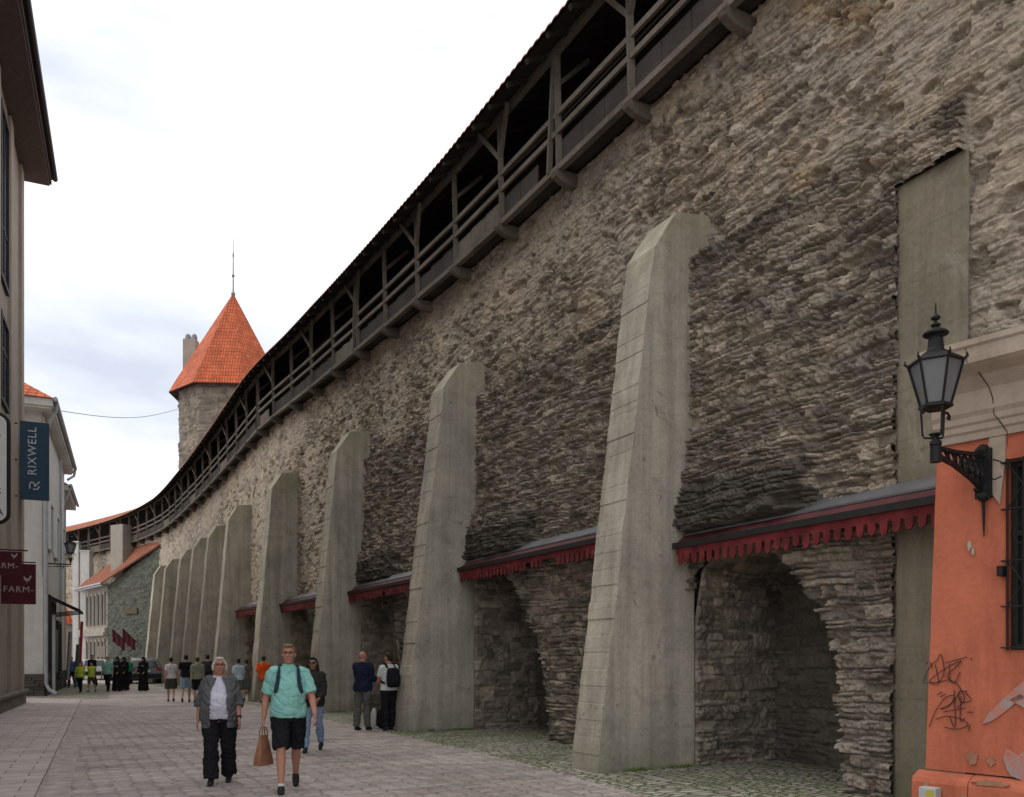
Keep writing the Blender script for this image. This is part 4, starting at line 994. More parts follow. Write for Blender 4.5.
for (u0, u1, z0, z1, kind) in ((1.8, 4.6, .1, 4.1, 'door'), (6.0, 8.0, .1, 3.3, 'door'), (1.8, 3.2, 6.4, 8.4, 'window'), (5.4, 6.8, 6.4, 8.4, 'window'), (9.4, 10.8, 6.4, 8.4, 'window')):
    m = MB(); hbox(m, wp, u0, u1, .02, .12, z0, z1); d_ = L0(m, B0).build(kind, M_DARK if kind == 'door' else M_GLASSD, wh)
    m = MB(); hbox(m, wp, u0 - .12, u0, .02, .17, z0, z1 + .12); hbox(m, wp, u1, u1 + .12, .02, .17, z0, z1 + .12); hbox(m, wp, u0, u1, .02, .17, z1, z1 + .12); L0(m, B0).build('frame', M_WHITE if kind == 'window' else M_BLACKP, d_)
m = MB(); hbox(m, wp, 2.9, 3.1, .1, .24, .1, 3.6); L0(m, B0).build('column', M_WHITE, wh)
m = MB(); hbox(m, wp, 3.3, 4.3, .12, .26, .9, 2.9); L0(m, B0).build('shop_panel', plain('dark_green_glass', (.03, .09, .08), .3, .2), wh)
dc = empty('door_canopy', tuple(wp(1.8, 0, 3.8)), 0, 'small black iron canopy over the white house doorway', 'canopy'); C0 = wp(1.8, 0, 3.8)
m = MB()
for u in (0, 1.0, 2.0, 3.0): m.bar(wp(1.8 + u, .05, 4.35), wp(1.8 + u, 1.25, 3.75), .06, .08)
m.bar(wp(1.7, 1.25, 3.74), wp(5.0, 1.25, 3.74), .08, .1); m.bar(wp(1.7, .65, 4.06), wp(5.0, .65, 4.06), .05, .06)
for u in (0, 1.0, 2.0, 3.0): m.bar(wp(1.8 + u, .05, 3.55), wp(1.8 + u, 1.2, 3.70), .04, .04)
L0(m, C0).build('frame', M_IRON, dc)
m = MB(); hbox(m, wp, 1.7, 5.0, .04, .12, 3.5, 4.4); L0(m, C0).build('back_board', M_IRON, dc)
# second lantern
l2p = wp(2.2, .9, 6.0); l2 = empty('wall_lantern', tuple(l2p), 0, 'distant black wall lantern on the white house at the left', 'street lamp', 'black wall lanterns')
lantern(l2, 1.0, -.05)
m = MB(); m.tube([(0, 0, -.02), (0, 0, -.22)], .03, 6); m.bar(Vector((0, 0, -.2)), SN * -.9 + Vector((0, 0, -.2)), .05, .05); m.bar(Vector((0, 0, -.28)), SN * -.9 + Vector((0, 0, -.34)), .03, .03)
m.tube([SN * -.45 + Vector((.0, 0, -.26)) + SN * (.07 * math.cos(a)) + Vector((0, 0, .06 * math.sin(a))) for a in np.linspace(0, 2 * PI, 10)], .014, 5)
m.build('bracket_arm', M_IRON, l2)
# third building
Cc = wp(12.9, -.35, 0); cp = house_pt(Cc)
th_ = empty('narrow_house', tuple(Cc), 0, 'narrow cream house beyond the white house with a pale gutter', 'house')
m = MB(); hbox(m, cp, 0, 7.0, -8, 0, 0, 11.0); L0(m, Cc).build('wall', M_CREAMP, th_)
m = MB(); hbox(m, cp, -.0, 7.2, -8.2, .55, 11.0, 11.3); L0(m, Cc).build('eave', M_WHITEP, th_)
m = MB(); m.add([cp(-.0, .6, 11.31), cp(7.2, .6, 11.31), cp(7.2, -4, 13.6), cp(-.0, -4, 13.6)], [(0, 1, 2, 3)], [(0, 0), (7, 0), (7, 5), (0, 5)]); L0(m, Cc).build('roof', M_TILE_OLD, th_)
m = MB(); m.tube([cp(0, .66, 11.3), cp(7.2, .66, 11.3)], .08, 6); m.tube([cp(.2, .66, 11.25), cp(.3, .3, 10.3), cp(.3, .1, 9.9)], .07, 6); L0(m, Cc).build('gutter', M_ZINCL, th_)
for u, z in ((1.2, 2.6), (3.8, 2.6), (1.2, 6.4), (3.8, 6.4)):
    m = MB(); hbox(m, cp, u, u + 1.1, -.03, .03, z, z + 1.7); w_ = L0(m, Cc).build('window', M_GLASSD, th_)
# goods hanging outside the shops
for k, (u, o, z0, z1, c, lab) in enumerate(((6.8, .5, .5, 2.9, (.30, .30, .33), 'pale patterned cloth hanging outside the white house shop'), (8.4, .75, .1, 2.3, (.10, .22, .22), 'teal cloth hanging beside the shop door'), (11.6, .8, .8, 3.6, (.42, .05, .05), 'red cloth hanging farther along the left shopfronts'))):
    P0 = wp(u, o, z0); m = MB(); n = 12
    vs = []
    for i in range(n + 1):
        for kk in range(7):
            f = i / n; vs.append(SD * (.55 * (f - .5)) + SN * (.06 * math.sin(i * 1.6 + k) + .02 * kk) + Vector((0, 0, (z1 - z0) * kk / 6)))
    vs += [v + SN * .03 for v in vs]; q = (n + 1) * 7
    fs = [(i * 7 + kk, (i + 1) * 7 + kk, (i + 1) * 7 + kk + 1, i * 7 + kk + 1) for i in range(n) for kk in range(6)]
    fs += [tuple(reversed([q + x for x in f])) for f in fs]
    m.add(vs, fs); ob = m.build('hanging_cloth', plain('cloth_%d' % k, c, .9, .3, 6), None, True); ob.location = P0; tag(ob, lab, 'cloth')

# ---------------------------------------------------------------- grey-green house closing the street
ga, gb, gc, gd = Vector((-31.4, 66, 0)), Vector((-36.3, 71.7, 0)), Vector((-24.6, 60.4, 0)), Vector((-29.9, 66.6, 0))
gh = empty('stone_house', tuple(ga), 0, 'grey green stone house with an orange lean to roof against the town wall', 'house')
n1, n2 = 110, 120
u = np.linspace(0, 1, n1)[:, None] * np.ones((1, n2)); v = np.linspace(0, 1, n2)[None] * np.ones((n1, 1))
Lg = (gc - ga).length; ztop = 7.15 + (9.95 - 7.15) * u; Z = v * ztop
nn_ = Vector((-(gc - ga).y, (gc - ga).x, 0)).normalized(); nn_ = nn_ if nn_.y < 0 else -nn_
h, tone, j = rubble(u * Lg, Z, 55, .13, .4, .05)
V = np.stack([ga.x * (1 - u) + gc.x * u + nn_.x * h, ga.y * (1 - u) + gc.y * u + nn_.y * h, Z], -1) - np.array(ga)
link('wall', grid_mesh('wall', V, attr=np.stack([tone, j * .6 + .2, 0 * tone, 0 * tone], -1)), M_GREY, gh)
m = MB(); m.add([x - ga for x in (ga, gb, gb + Vector((0, 0, 7.15)), ga + Vector((0, 0, 7.15)))], [(0, 1, 2, 3)]); m.build('front_wall', M_CREAMP, gh)
dF = (gb - ga).normalized(); nF = Vector((-dF.y, dF.x, 0)); nF = nF if nF.y < 0 else -nF; LF = (gb - ga).length
def fp(u, o, z): return dF * u + nF * o + Vector((0, 0, z))
for z0, z1 in ((.5, 3.0), (4.3, 6.7)):
    for k in range(6):
        u0 = .55 + k * (LF - .9) / 6
        m = MB(); hbox(m, fp, u0, u0 + .62, .01, .06, z0, z1); w_ = m.build('window', M_GLASSD, gh)
        m = MB(); hbox(m, fp, u0 - .12, u0, .01, .16, z0 - .1, z1 + .1); hbox(m, fp, u0 + .62, u0 + .74, .01, .16, z0 - .1, z1 + .1); hbox(m, fp, u0, u0 + .62, .01, .1, z1 - .1, z1 + .1); m.build('frame', M_CREAMP, w_)
m = MB(); hbox(m, fp, -.1, LF, .0, .35, 3.35, 3.6); hbox(m, fp, -.1, LF, .0, .25, 3.6, 3.95); m.build('floor_band', M_CREAMP, gh)
m = MB(); hbox(m, fp, -.3, LF + .3, -.2, .55, 7.16, 7.30); hbox(m, fp, -.3, LF + .3, .4, .62, 7.30, 7.42); m.build('eave', M_ZINCL, gh)
m = MB(); ov = nF * .6 + Vector((0, 0, .05))
rp = [ga + Vector((0, 0, 7.4)) + nF * .6 - dF * .4, gb + Vector((0, 0, 7.4)) + nF * .6, gd + Vector((0, 0, 10.15)), gc + Vector((0, 0, 10.15)) - dF * .4 + Vector((.3, -.2, 0))]
rp[2] = gb + (gc - ga) + Vector((0, 0, 10.15))
m.add([x - ga for x in rp] + [x - ga - Vector((0, 0, .14)) for x in rp], [(0, 1, 2, 3), (7, 6, 5, 4), (0, 3, 7, 4), (3, 2, 6, 7), (0, 4, 5, 1)], [(0, 0), (7.5, 0), (7.5, 9), (0, 9)] * 2); m.build('roof', M_TILE_OLD, gh)
for (uu, vv, sx, sy, zt, mt) in ((.40, .28, 1.4, .8, 11.8, M_CREAMP), (.28, .16, .28, .28, 9.1, M_CREAMP)):
    p_ = (gc - ga) * uu + (gb - ga) * vv; m = MB(); zb = 7.2 + 2.8 * uu - .5; m.box((p_.x, p_.y, (zb + zt) / 2), (sx, sy, zt - zb), Matrix.Rotation(-.5, 3, 'Z')); c_ = m.build('chimney', mt, gh, bevel=.02)
m = MB(); q = (gc - ga) * .45; m.box(q + nn_ * .1 + Vector((0, 0, 5.1)), (1.9, .1, .42), Matrix.Rotation(math.atan2((gc - ga).y, (gc - ga).x), 3, 'Z')); ob = m.build('name_board', plain('brown_board', (.10, .07, .045), .8, .3), None); ob.location = ga; tag(ob, 'long brown board high on the grey green stone house', 'sign')
for k, uu in enumerate((.42, .60)):
    P0 = ga + (gc - ga) * uu + Vector((0, 0, 3.0)); fl = empty('flag', tuple(P0), math.atan2((gc - ga).y, (gc - ga).x), 'dark maroon flag hanging on the grey green house, %s' % ('the left one of the pair' if k == 0 else 'the right one of the pair'), 'flag', 'maroon flags on the grey green house')
    pa, pb_ = Vector((.25, -.05, -.6)), Vector((-.75, -1.0, .75)); m = MB(); m.tube([pa, pb_], .025, 6); m.build('pole', M_IRON, fl)
    m = MB(); N_ = 9; vs = []
    for i in range(N_ + 1):
        for kk in range(7):
            f = .42 + .58 * i / N_; b = pa.lerp(pb_, f); d = kk / 6
            vs.append(b + Vector((.03 * math.sin(i * 1.4 + kk * .5) + .05 * d, .05 * math.cos(i * 1.7), -.95 * d * (.8 + .2 * f))))
    fs = [(i * 7 + kk, (i + 1) * 7 + kk, (i + 1) * 7 + kk + 1, i * 7 + kk + 1) for i in range(N_) for kk in range(6)]
    q = len(vs); vs += [v_ + Vector((0, .015, 0)) for v_ in vs]; fs += [tuple(reversed([q + x for x in f])) for f in fs]
    m.add(vs, fs); m.build('cloth', M_MAROON, fl, True)
m = MB(); m.box((0, 0, 2.1), (.6, .08, .8)); m.tube([(0, 0, 0), (0, 0, 1.8)], .04, 6); ob = m.build('notice_board', M_CREAMP, None); ob.location = ga + (gc - ga) * .08 + nn_ * .8; tag(ob, 'pale notice board in front of the grey green stone house', 'sign')
# far background houses
def simple_house(name, x, y, w, d, hz, rh, mat, rmat, label, rz=0, chim=None):
    r_ = empty(name, (x, y, 0), rz, label, 'house')
    m = MB(); m.box((0, 0, hz / 2), (w, d, hz)); m.build('wall', mat, r_)
    e = .35; m = MB(); p = [(-w / 2 - e, -d / 2 - e, hz - .1), (w / 2 + e, -d / 2 - e, hz - .1), (w / 2 + e, d / 2 + e, hz - .1), (-w / 2 - e, d / 2 + e, hz - .1), (-w / 2 - e, 0, hz + rh), (w / 2 + e, 0, hz + rh)]
    m.add(p, [(0, 1, 5, 4), (2, 3, 4, 5), (0, 4, 3), (1, 2, 5), (0, 3, 2, 1)], [(0, 0), (w, 0), (w, d / 2), (0, d / 2), (0, d), (w, d)]); m.build('roof', rmat, r_)
    for k in range(max(1, int(w / 2))):
        for z in np.arange(1.2, hz - 1.6, 2.9):
            m = MB(); m.box((-w / 2 + 1 + k * 2, -d / 2 - .01, z + .7), (.9, .06, 1.4)); m.build('window', M_GLASSD, r_)
    if chim: m = MB(); m.box(chim, (.9, .8, 4)); m.build('chimney', M_WHITEP, r_)
    return r_
simple_house('shop_house', -40.0, 77.5, 5.5, 5, 4.7, 2.6, M_CREAMP, M_TILE, 'small cream shop house with an orange roof at the far end of the street', .55, None)
simple_house('white_far_house', -45.6, 84.5, 5.0, 5, 12.6, 1.2, M_WHITEP, M_TILE_OLD, 'tall white house seen behind the far end of the street', .55, (1.9, -1.5, 12))
for x_, y_, w_, zt, lb in ((-35.3, 70.6, .75, 10.4, 'white rendered chimney stack at the left end of the stone house roof'), (-36.95, 72.2, .5, 11.4, 'taller narrow white chimney stack nearest the left houses')):
    m = MB(); m.box((0, 0, zt / 2), (w_, w_, zt)); m.box((0, 0, zt + .04), (w_ + .12, w_ + .12, .1)); ob = m.build('chimney', M_WHITEP, None, bevel=.015); ob.location = (x_, y_, 0); tag(ob, lb, 'chimney')
# a chimney behind the gallery roof
m = MB(); m.box((0, 0, 7.3), (1.1, .8, 14.6)); m.prism([(-.45, 14.6), (-.35, 15.1), (0, 15.35), (.35, 15.1), (.45, 14.6), (.3, 14.6), (.22, 14.95), (0, 15.15), (-.22, 14.95), (-.3, 14.6)], lambda p: (p[0], -.3, p[1]), lambda p: (p[0], .3, p[1])); ob = m.build('chimney', M_CREAMP, None); ob.location = (-43.5, 88, 0); tag(ob, 'pale chimney with an arched cowl above the distant gallery roof', 'chimney')
# overhead wire
m = MB(); a = Vector((-20.6, 41, 14)); b = Vector((-28.3, 70, 22)); a = wp(2, .55, 12.6); b = Vector((-24.2, 61.5, 19.6))
m.tube([a.lerp(b, k / 12) - Vector((0, 0, .45 * math.sin(PI * k / 12))) for k in range(13)], .014, 4); ob = m.build('overhead_wire', M_BLACKM); tag(ob, 'thin dark wire strung from the left house to the tower', 'wire')
# ---------------------------------------------------------------- people
def skin(name, base):
    return plain(name, base, .6, .10, 25, .002, 0, .35, 90)
SK1 = skin('skin_ruddy', (.42, .20, .135)); SK2 = skin('skin_light', (.46, .27, .20)); SK3 = skin('skin_tan', (.30, .165, .11))
CL = {}
def cloth(name, c, var=.14):
    k = 'cloth_' + name
    if k in MATS: return MATS[k]
    t = NT(k); f = t.noise(7, 5, .6)
    col = t.mix(1.0, c, t.ramp(f, .3, 1 - var, .7, 1 + var), 'MULTIPLY')
    b = t.bump(t.noise(6, 4, .6, t.map((1, 1, .6)), 1.2), .035, .7); b = t.bump(t.noise(140, 2), .002, .5, b)
    MATS[k] = t.done(col, .9, b, 0, .12); return MATS[k]
FOLDS = {'shirt': .006, 'jacket': .009, 'trousers': .008, 'shorts': .008, 'skirt': .010, 'robe': .014, 'cardigan': .007, 'vest': .006}
def solid(mb, name, mat, parent, vox, smooth=2):
    me = mb.mesh(name); o = bpy.data.objects.new('tmp', me); COL.objects.link(o)
    r_ = o.modifiers.new('r', 'REMESH'); r_.mode = 'VOXEL'; r_.voxel_size = vox; r_.use_smooth_shade = True
    if smooth: q = o.modifiers.new('s', 'SMOOTH'); q.factor = .5; q.iterations = smooth
    dg = bpy.context.evaluated_depsgraph_get(); me2 = bpy.data.meshes.new_from_object(o.evaluated_get(dg)); bpy.data.objects.remove(o)
    if name in FOLDS:
        n = len(me2.vertices); co = np.zeros(n * 3); no = np.zeros(n * 3); me2.vertices.foreach_get('co', co); me2.vertices.foreach_get('normal', no); co = co.reshape(-1, 3); no = no.reshape(-1, 3)
        sd = int(abs(parent.location.x * 37 + parent.location.y * 11)); x_, y_, z_ = co.T; ang_ = np.arctan2(y_, x_)
        f1 = fbm(x_ * 13 + y_ * 7 + sd, z_ * 9 - x_ * 5, sd, 3); f2 = np.abs(fbm(x_ * 9 - z_ * 6, y_ * 9 + z_ * 13 + sd, sd + 5, 2) - .5) * 2
        co = co + no * (FOLDS[name] * ((f1 - .5) * 2.2 + .8 - 2.2 * (f2 < .25) * (.25 - f2) * 4))[:, None]
        me2.vertices.foreach_set('co', co.reshape(-1)); me2.update()
    me2.name = name; return link(name, me2, mat, parent, True)
V3 = Vector
def person(label, loc, face, H=1.75, pose=None, skinm=SK2, top=None, bottom=None, shoes=M_BLACKP, hair=None, detail=0, fat=0.0, female=False, group=None, extra=None):
    """face: heading of the chest in world degrees (0 = +Y, 180 = towards the camera)"""
    P = dict(leg=((12, 6), (-14, 18)), arm=((-10, 8, 12), (12, 8, 12)), lean=0, turn=0, nod=0, spread=.0, back=0)
    P.update(pose or {})
    k = H / 1.75; root = empty('person', loc, math.radians(-face), label, 'person', group)
    hipw = .085 + .02 * fat; J = {}
    sides = (1, -1)   # +x = the person's right
    for i, sd_ in enumerate(sides):
        a, kn = [math.radians(x) for x in P['leg'][i]]; ab = P['spread'] + .02
        hip = V3((sd_ * hipw, 0, .93)); d1 = V3((sd_ * ab, math.sin(a), -math.cos(a))).normalized(); kne = hip + d1 * .44
        d2 = V3((sd_ * ab * .3, math.sin(a - kn), -math.cos(a - kn))).normalized(); ank = kne + d2 * .41
        J[i] = (hip, kne, ank)
    low = min(J[0][2].z, J[1][2].z); dzz = .075 - low
    L_ = lambda v: V3(v)
    for i in (0, 1): J[i] = tuple(p + V3((0, 0, dzz)) for p in J[i])
    ln = math.radians(P['lean']); 
    def tor(x, y, z):   # torso frame, leaning about the hips
        zz_ = z - .93; return V3((x, y * math.cos(ln) + zz_ * math.sin(ln), .93 + dzz + zz_ * math.cos(ln) - y * math.sin(ln)))
    shw = .148 if female else .168
    for i, sd_ in enumerate(sides):
        p_, q_, e_ = [math.radians(x) for x in P['arm'][i]]
        sh = tor(sd_ * shw, -.005, 1.395); d1 = V3((sd_ * math.sin(q_), math.sin(p_ + ln) * math.cos(q_), -math.cos(p_ + ln) * math.cos(q_)))
        el_ = sh + d1 * .29; inw = (P.get('inw') or (0, 0))[i]
        d2 = V3((sd_ * (math.sin(q_) * .4 - inw), math.sin(p_ + ln + e_), -math.cos(p_ + ln + e_))).normalized(); wr = el_ + d2 * .25
        J['a%d' % i] = (sh, el_, wr, d2)
    vox = [.018, .011, .0075][detail]
    S = lambda v: V3(v) * k
    # torso rings
    F = fat
    rings = [(.84, .13 + .02 * F, .10 + .02 * F, 0), (.90, .165 + .03 * F, .115 + .04 * F, 0), (.97, .17 + .03 * F, .12 + .05 * F, .005 + .01 * F), (1.08, .145 + .045 * F, .105 + .075 * F, .01 + .035 * F), (1.18, .148 + .04 * F, .108 + .065 * F, .012 + .03 * F), (1.29, .168 + .02 * F, .118 + .03 * F, .008), (1.37, .168 + .01 * F, .108 + .01 * F, 0), (1.415, .145, .088, -.005), (1.45, .105, .070, -.008), (1.485, .062, .056, -.008)]
    if female: rings = [(z, rx * (1.0 if z < 1.0 else .93), ry * (1.08 if 1.25 < z < 1.32 else 1), y + (.014 if 1.25 < z < 1.32 else 0)) for z, rx, ry, y in rings]
    def torso(mb, inf, z0, z1, flare=0):
        rg = [r_ for r_ in rings if z0 < r_[0] < z1]
        f = lambda z: [float(np.interp(z, [r_[0] for r_ in rings], [r_[j] for r_ in rings])) for j in (1, 2, 3)]
        rg = [(z0, *f(z0))] + rg + [(z1, *f(z1))]
        out = []
        for z, rx, ry, y in rg:
            fl = flare * max(0, (1.1 - z)); rx += inf + fl; ry += inf + fl
            out.append((S(tor(0, y, z)), V3((rx * k, 0, 0)), V3((0, ry * math.cos(ln) * k, -ry * math.sin(ln) * k))))
        mb.loft(out, n=24)
    def limb(mb, pts, rs, n=14):
        # resample for smooth bends
        P_ = dense(np.array([tuple(p) for p in pts]), 4); R_ = np.interp(np.linspace(0, len(pts) - 1, len(P_)), range(len(pts)), rs)
        mb.tube([V3(p) * k for p in P_], [float(x) * k for x in R_], n)
    def leg(mb, i, inf, f=1.0, flare=0, thin=1):
        hip, kne, ank = J[i]; up = hip + V3((0, 0, .05))
        T_ = (hip - kne).length; pts = [up, hip.lerp(kne, .25), hip.lerp(kne, .7), kne, kne.lerp(ank, .3) + V3((0, -.012, 0)), kne.lerp(ank, .7), ank]
        rs = [.088 + .012 * F, .086 + .014 * F, .064 + .006 * F, .052, .055, .040, .034]
        n = len(pts); 
        if f < 1:
            seg = [0] + list(np.cumsum([(pts[j + 1] - pts[j]).length for j in range(n - 1)])); tot = seg[-1] * f
            q = [j for j in range(n) if seg[j] < tot - .02]; e = q[-1]; u_ = (tot - seg[e]) / (seg[e + 1] - seg[e]); endp = pts[e].lerp(pts[e + 1], u_); er = rs[e] + (rs[e + 1] - rs[e]) * u_
            pts = [pts[j] for j in q] + [endp]; rs = [rs[j] for j in q] + [er]
        m_ = len(pts); rs = [r_ + inf + flare * (j / (m_ - 1)) ** 1.5 for j, r_ in enumerate(rs)]
        limb(mb, pts, rs)
    def arm(mb, i, inf, f=1.0, flare=0):
        sh, el_, wr, d2 = J['a%d' % i]; sd_ = sides[i]
        st_ = sh + V3((-sd_ * .05, 0, .005)); pts = [st_, sh, sh.lerp(el_, .4), el_, el_.lerp(wr, .3), wr]; rs = [.055, .056 + .006 * F, .047 + .008 * F, .038 + .004 * F, .040 + .004 * F, .027]
        n = len(pts)
        if f < 1:
            seg = [0] + list(np.cumsum([(pts[j + 1] - pts[j]).length for j in range(n - 1)])); tot = seg[-1] * f
            q = [j for j in range(n) if seg[j] < tot - .02]; e = q[-1]; u_ = (tot - seg[e]) / (seg[e + 1] - seg[e]); pts = [pts[j] for j in q] + [pts[e].lerp(pts[e + 1], u_)]; rs = [rs[j] for j in q] + [rs[e] + (rs[e + 1] - rs[e]) * u_]
        m_ = len(pts); rs = [r_ + inf + flare * (j / (m_ - 1)) for j, r_ in enumerate(rs)]
        limb(mb, pts, rs, 12)
    # body
    m = MB(); torso(m, 0, .85, 1.482)
    for i in (0, 1):
        leg(m, i, 0); arm(m, i, 0)
        ank = J[i][2]; kne = J[i][1]; tip = math.radians(-P['leg'][i][1] + P['leg'][i][0]) * .75
        fd = V3((0, math.cos(tip), math.sin(tip))) if tip < 0 else V3((0, 1, 0)); 
        J['f%d' % i] = (ank, fd)
        limb(m, [ank, ank + V3((0, 0, -.03)), ank + fd * .08 + V3((0, 0, -.045)), ank + fd * .15 + V3((0, 0, -.055))], [.034, .036, .034, .022])
        # hand: palm + five fingers
        sh, el_, wr, d2 = J['a%d' % i]; sd_ = sides[i]
        side = d2.cross(V3((sd_, 0, 0))); side = side.normalized() if side.length > .1 else V3((0, 1, 0)); side = side if side.y > 0 else -side   # towards the thumb
        nrm_ = V3((-sd_, 0, 0)); curl = .55 if not P.get('grip', (0, 0))[i] else 1.35
        m.loft([(S(wr), side * .024 * k, nrm_ * .018 * k), (S(wr + d2 * .035), side * .036 * k, nrm_ * .016 * k), (S(wr + d2 * .085), side * .040 * k, nrm_ * .014 * k), (S(wr + d2 * .095), side * .034 * k, nrm_ * .010 * k)], n=12)
        for q_, (o_, ln_) in enumerate(((.031, .068), (.011, .078), (-.010, .072), (-.030, .056))):
            p0 = wr + d2 * .075 + side * o_; a_ = d2; pts = [p0, p0 + d2 * .02]; c_ = 0
            for _ in range(3):
                c_ += curl * .55; dr = d2 * math.cos(c_) + nrm_ * math.sin(c_); pts.append(pts[-1] + dr * ln_ / 3)
            m.tube([S(p) for p in pts], [.0095 * k, .0095 * k, .009 * k, .0085 * k, .007 * k], 8)
        p0 = wr + d2 * .03 + side * .025; t1 = (d2 * .7 + side * .6 + nrm_ * .25).normalized(); t2 = (d2 + side * .1 + nrm_ * .3).normalized()
        m.tube([S(p0), S(p0 + t1 * .035), S(p0 + t1 * .035 + t2 * .03)], [.013 * k, .0115 * k, .008 * k], 8)
    # neck and head
    tn = math.radians(P['turn']); nd = math.radians(P['nod'])
    hc = tor(0, .020, 1.612); Mh = Matrix.Rotation(-tn, 3, 'Z') @ Matrix.Rotation(-nd, 3, 'X')
    HS = 1.06
    def hd(x, y, z): return (hc + Mh @ V3((x * HS, y * HS, z * HS))) * k
    m.tube([S(tor(0, -.012, 1.42)), S(tor(0, -.008, 1.50)), hd(0, -.012, -.05)], [.064 * k, (.050 + .006 * F if female else .058 + .006 * F) * k, .056 * k], 14)
    m.ell(hd(0, -.008, .022), (.072 * k, .090 * k, .088 * k), 20, 14, Mh)
    m.loft([(hd(0, -.0, .03), Mh @ V3((.066 * k, 0, 0)), Mh @ V3((0, .078 * k, 0))), (hd(0, .014, -.03), Mh @ V3((.060 * k, 0, 0)), Mh @ V3((0, .068 * k, 0))), (hd(0, .024, -.072), Mh @ V3(((.044 + .006 * F) * k, 0, 0)), Mh @ V3((0, .052 * k, 0))), (hd(0, .034, -.100), Mh @ V3((.026 * k, 0, 0)), Mh @ V3((0, .032 * k, 0)))], n=18)
    if detail:
        m.tube([hd(0, .083, .022), hd(0, .094, -.002), hd(0, .104, -.020)], [.008 * k, .011 * k, .013 * k], 8)
        m.ell(hd(.012, .092, -.022), (.009 * k, .010 * k, .007 * k), 8, 6, Mh); m.ell(hd(-.012, .092, -.022), (.009 * k, .010 * k, .007 * k), 8, 6, Mh)
        m.ell(hd(0, .076, .040), (.045 * k, .014 * k, .009 * k), 12, 6, Mh); m.ell(hd(0, .078, -.048), (.022 * k, .012 * k, .008 * k), 10, 6, Mh); m.ell(hd(0, .076, -.058), (.018 * k, .012 * k, .006 * k), 10, 6, Mh)
        m.ell(hd(.038, .062, -.012), (.020 * k, .018 * k, .018 * k), 10, 6, Mh); m.ell(hd(-.038, .062, -.012), (.020 * k, .018 * k, .018 * k), 10, 6, Mh)
    for sd_ in sides: m.ell(hd(sd_ * .073, -.005, .0), (.010 * k, .018 * k, .030 * k), 8, 8, Mh)
    solid(m, 'body', skinm, root, vox)
    if detail:
        for sd_ in sides:
            m = MB(); m.ell(hd(sd_ * .030, .0755, .022), (.012 * k, .008 * k, .0065 * k), 10, 8, Mh); m.build('eye', plain('eye_dark', (.03, .025, .02), .3, .1, 5, 0), root, True)
        m = MB(); m.tube([hd(-.022, .081, -.0535), hd(0, .0895, -.0535), hd(.022, .081, -.0535)], .0028 * k, 6); m.build('mouth', plain('lip', (.22, .06, .05), .6, .1, 5, 0), root)
    ctx = dict(root=root, S=S, tor=tor, J=J, k=k, hd=hd, Mh=Mh, limb=limb, torso=torso, leg=leg, arm=arm, vox=vox, rings=rings, F=F)
    # hair
    if hair:
        hm, style = hair; m = MB()
        if style in ('short', 'long', 'bun', 'grey_bob'):
            m.ell(hd(0, -.022, .040), (.080 * k, .090 * k, .084 * k), 20, 14, Mh)
            m.ell(hd(0, -.045, .005), (.073 * k, .062 * k, .085 * k), 16, 10, Mh)
            m.ell(hd(0, .045, .098), (.060 * k, .040 * k, .022 * k), 12, 8, Mh)
        if style == 'thin': m.ell(hd(0, -.034, .020), (.077 * k, .072 * k, .078 * k), 18, 12, Mh)
        if style == 'cap': m.ell(hd(0, -.005, .045), (.084 * k, .100 * k, .072 * k), 18, 10, Mh); m.ell(hd(0, .09, .045), (.06 * k, .06 * k, .012 * k), 12, 6, Mh)
        if style == 'long':
            for sd_ in (-1, 1): m.tube([hd(sd_ * .060, -.02, .04), hd(sd_ * .078, -.02, -.05), hd(sd_ * .085, -.03, -.16), hd(sd_ * .075, -.02, -.26), hd(sd_ * .07, .0, -.34)], [.03 * k, .034 * k, .036 * k, .034 * k, .015 * k], 10)
            m.tube([hd(0, -.06, .04), hd(0, -.085, -.08), hd(0, -.10, -.25), hd(0, -.09, -.36)], [.06 * k, .06 * k, .065 * k, .03 * k], 12)
        if style == 'bun': m.ell(hd(0, -.085, .09), (.035 * k, .035 * k, .035 * k), 10, 8)
        if style == 'grey_bob':
            for sd_ in (-1, 1): m.tube([hd(sd_ * .062, .0, .05), hd(sd_ * .078, -.012, -.01), hd(sd_ * .076, -.02, -.06)], [.024 * k, .028 * k, .018 * k], 10)
        if style == 'veil':
            m.ell(hd(0, -.012, .03), (.092 * k, .10 * k, .10 * k), 18, 12, Mh); m.tube([hd(0, -.03, .02), hd(0, -.045, -.12), S(tor(0, -.02, 1.30))], [.08 * k, .11 * k, .20 * k], 16)
        solid(m, 'veil' if style == 'veil' else ('cap' if style == 'cap' else 'hair'), hm, root, vox)
    # clothes
    if top:
        tm, kind, sl = top; m = MB()
        hem = {'tee': .90, 'polo': .885, 'jacket': .84, 'tank': .90, 'vest': .86}[kind]; inf = {'tee': .014, 'polo': .018, 'jacket': .032, 'tank': .012, 'vest': .026}[kind]
        torso(m, inf, hem, 1.476, .06)
        if sl > 0:
            for i in (0, 1): arm(m, i, inf * .9, sl, .016 if sl < .6 else .0)
        if kind in ('polo', 'jacket'): m.lathe([(.072 * k, 0), (.070 * k, .035 * k), (.05 * k, .04 * k)], tuple(S(tor(0, -.004, 1.462))), 14)
        solid(m, 'jacket' if kind == 'jacket' else ('vest' if kind == 'vest' else 'shirt'), tm, root, vox)
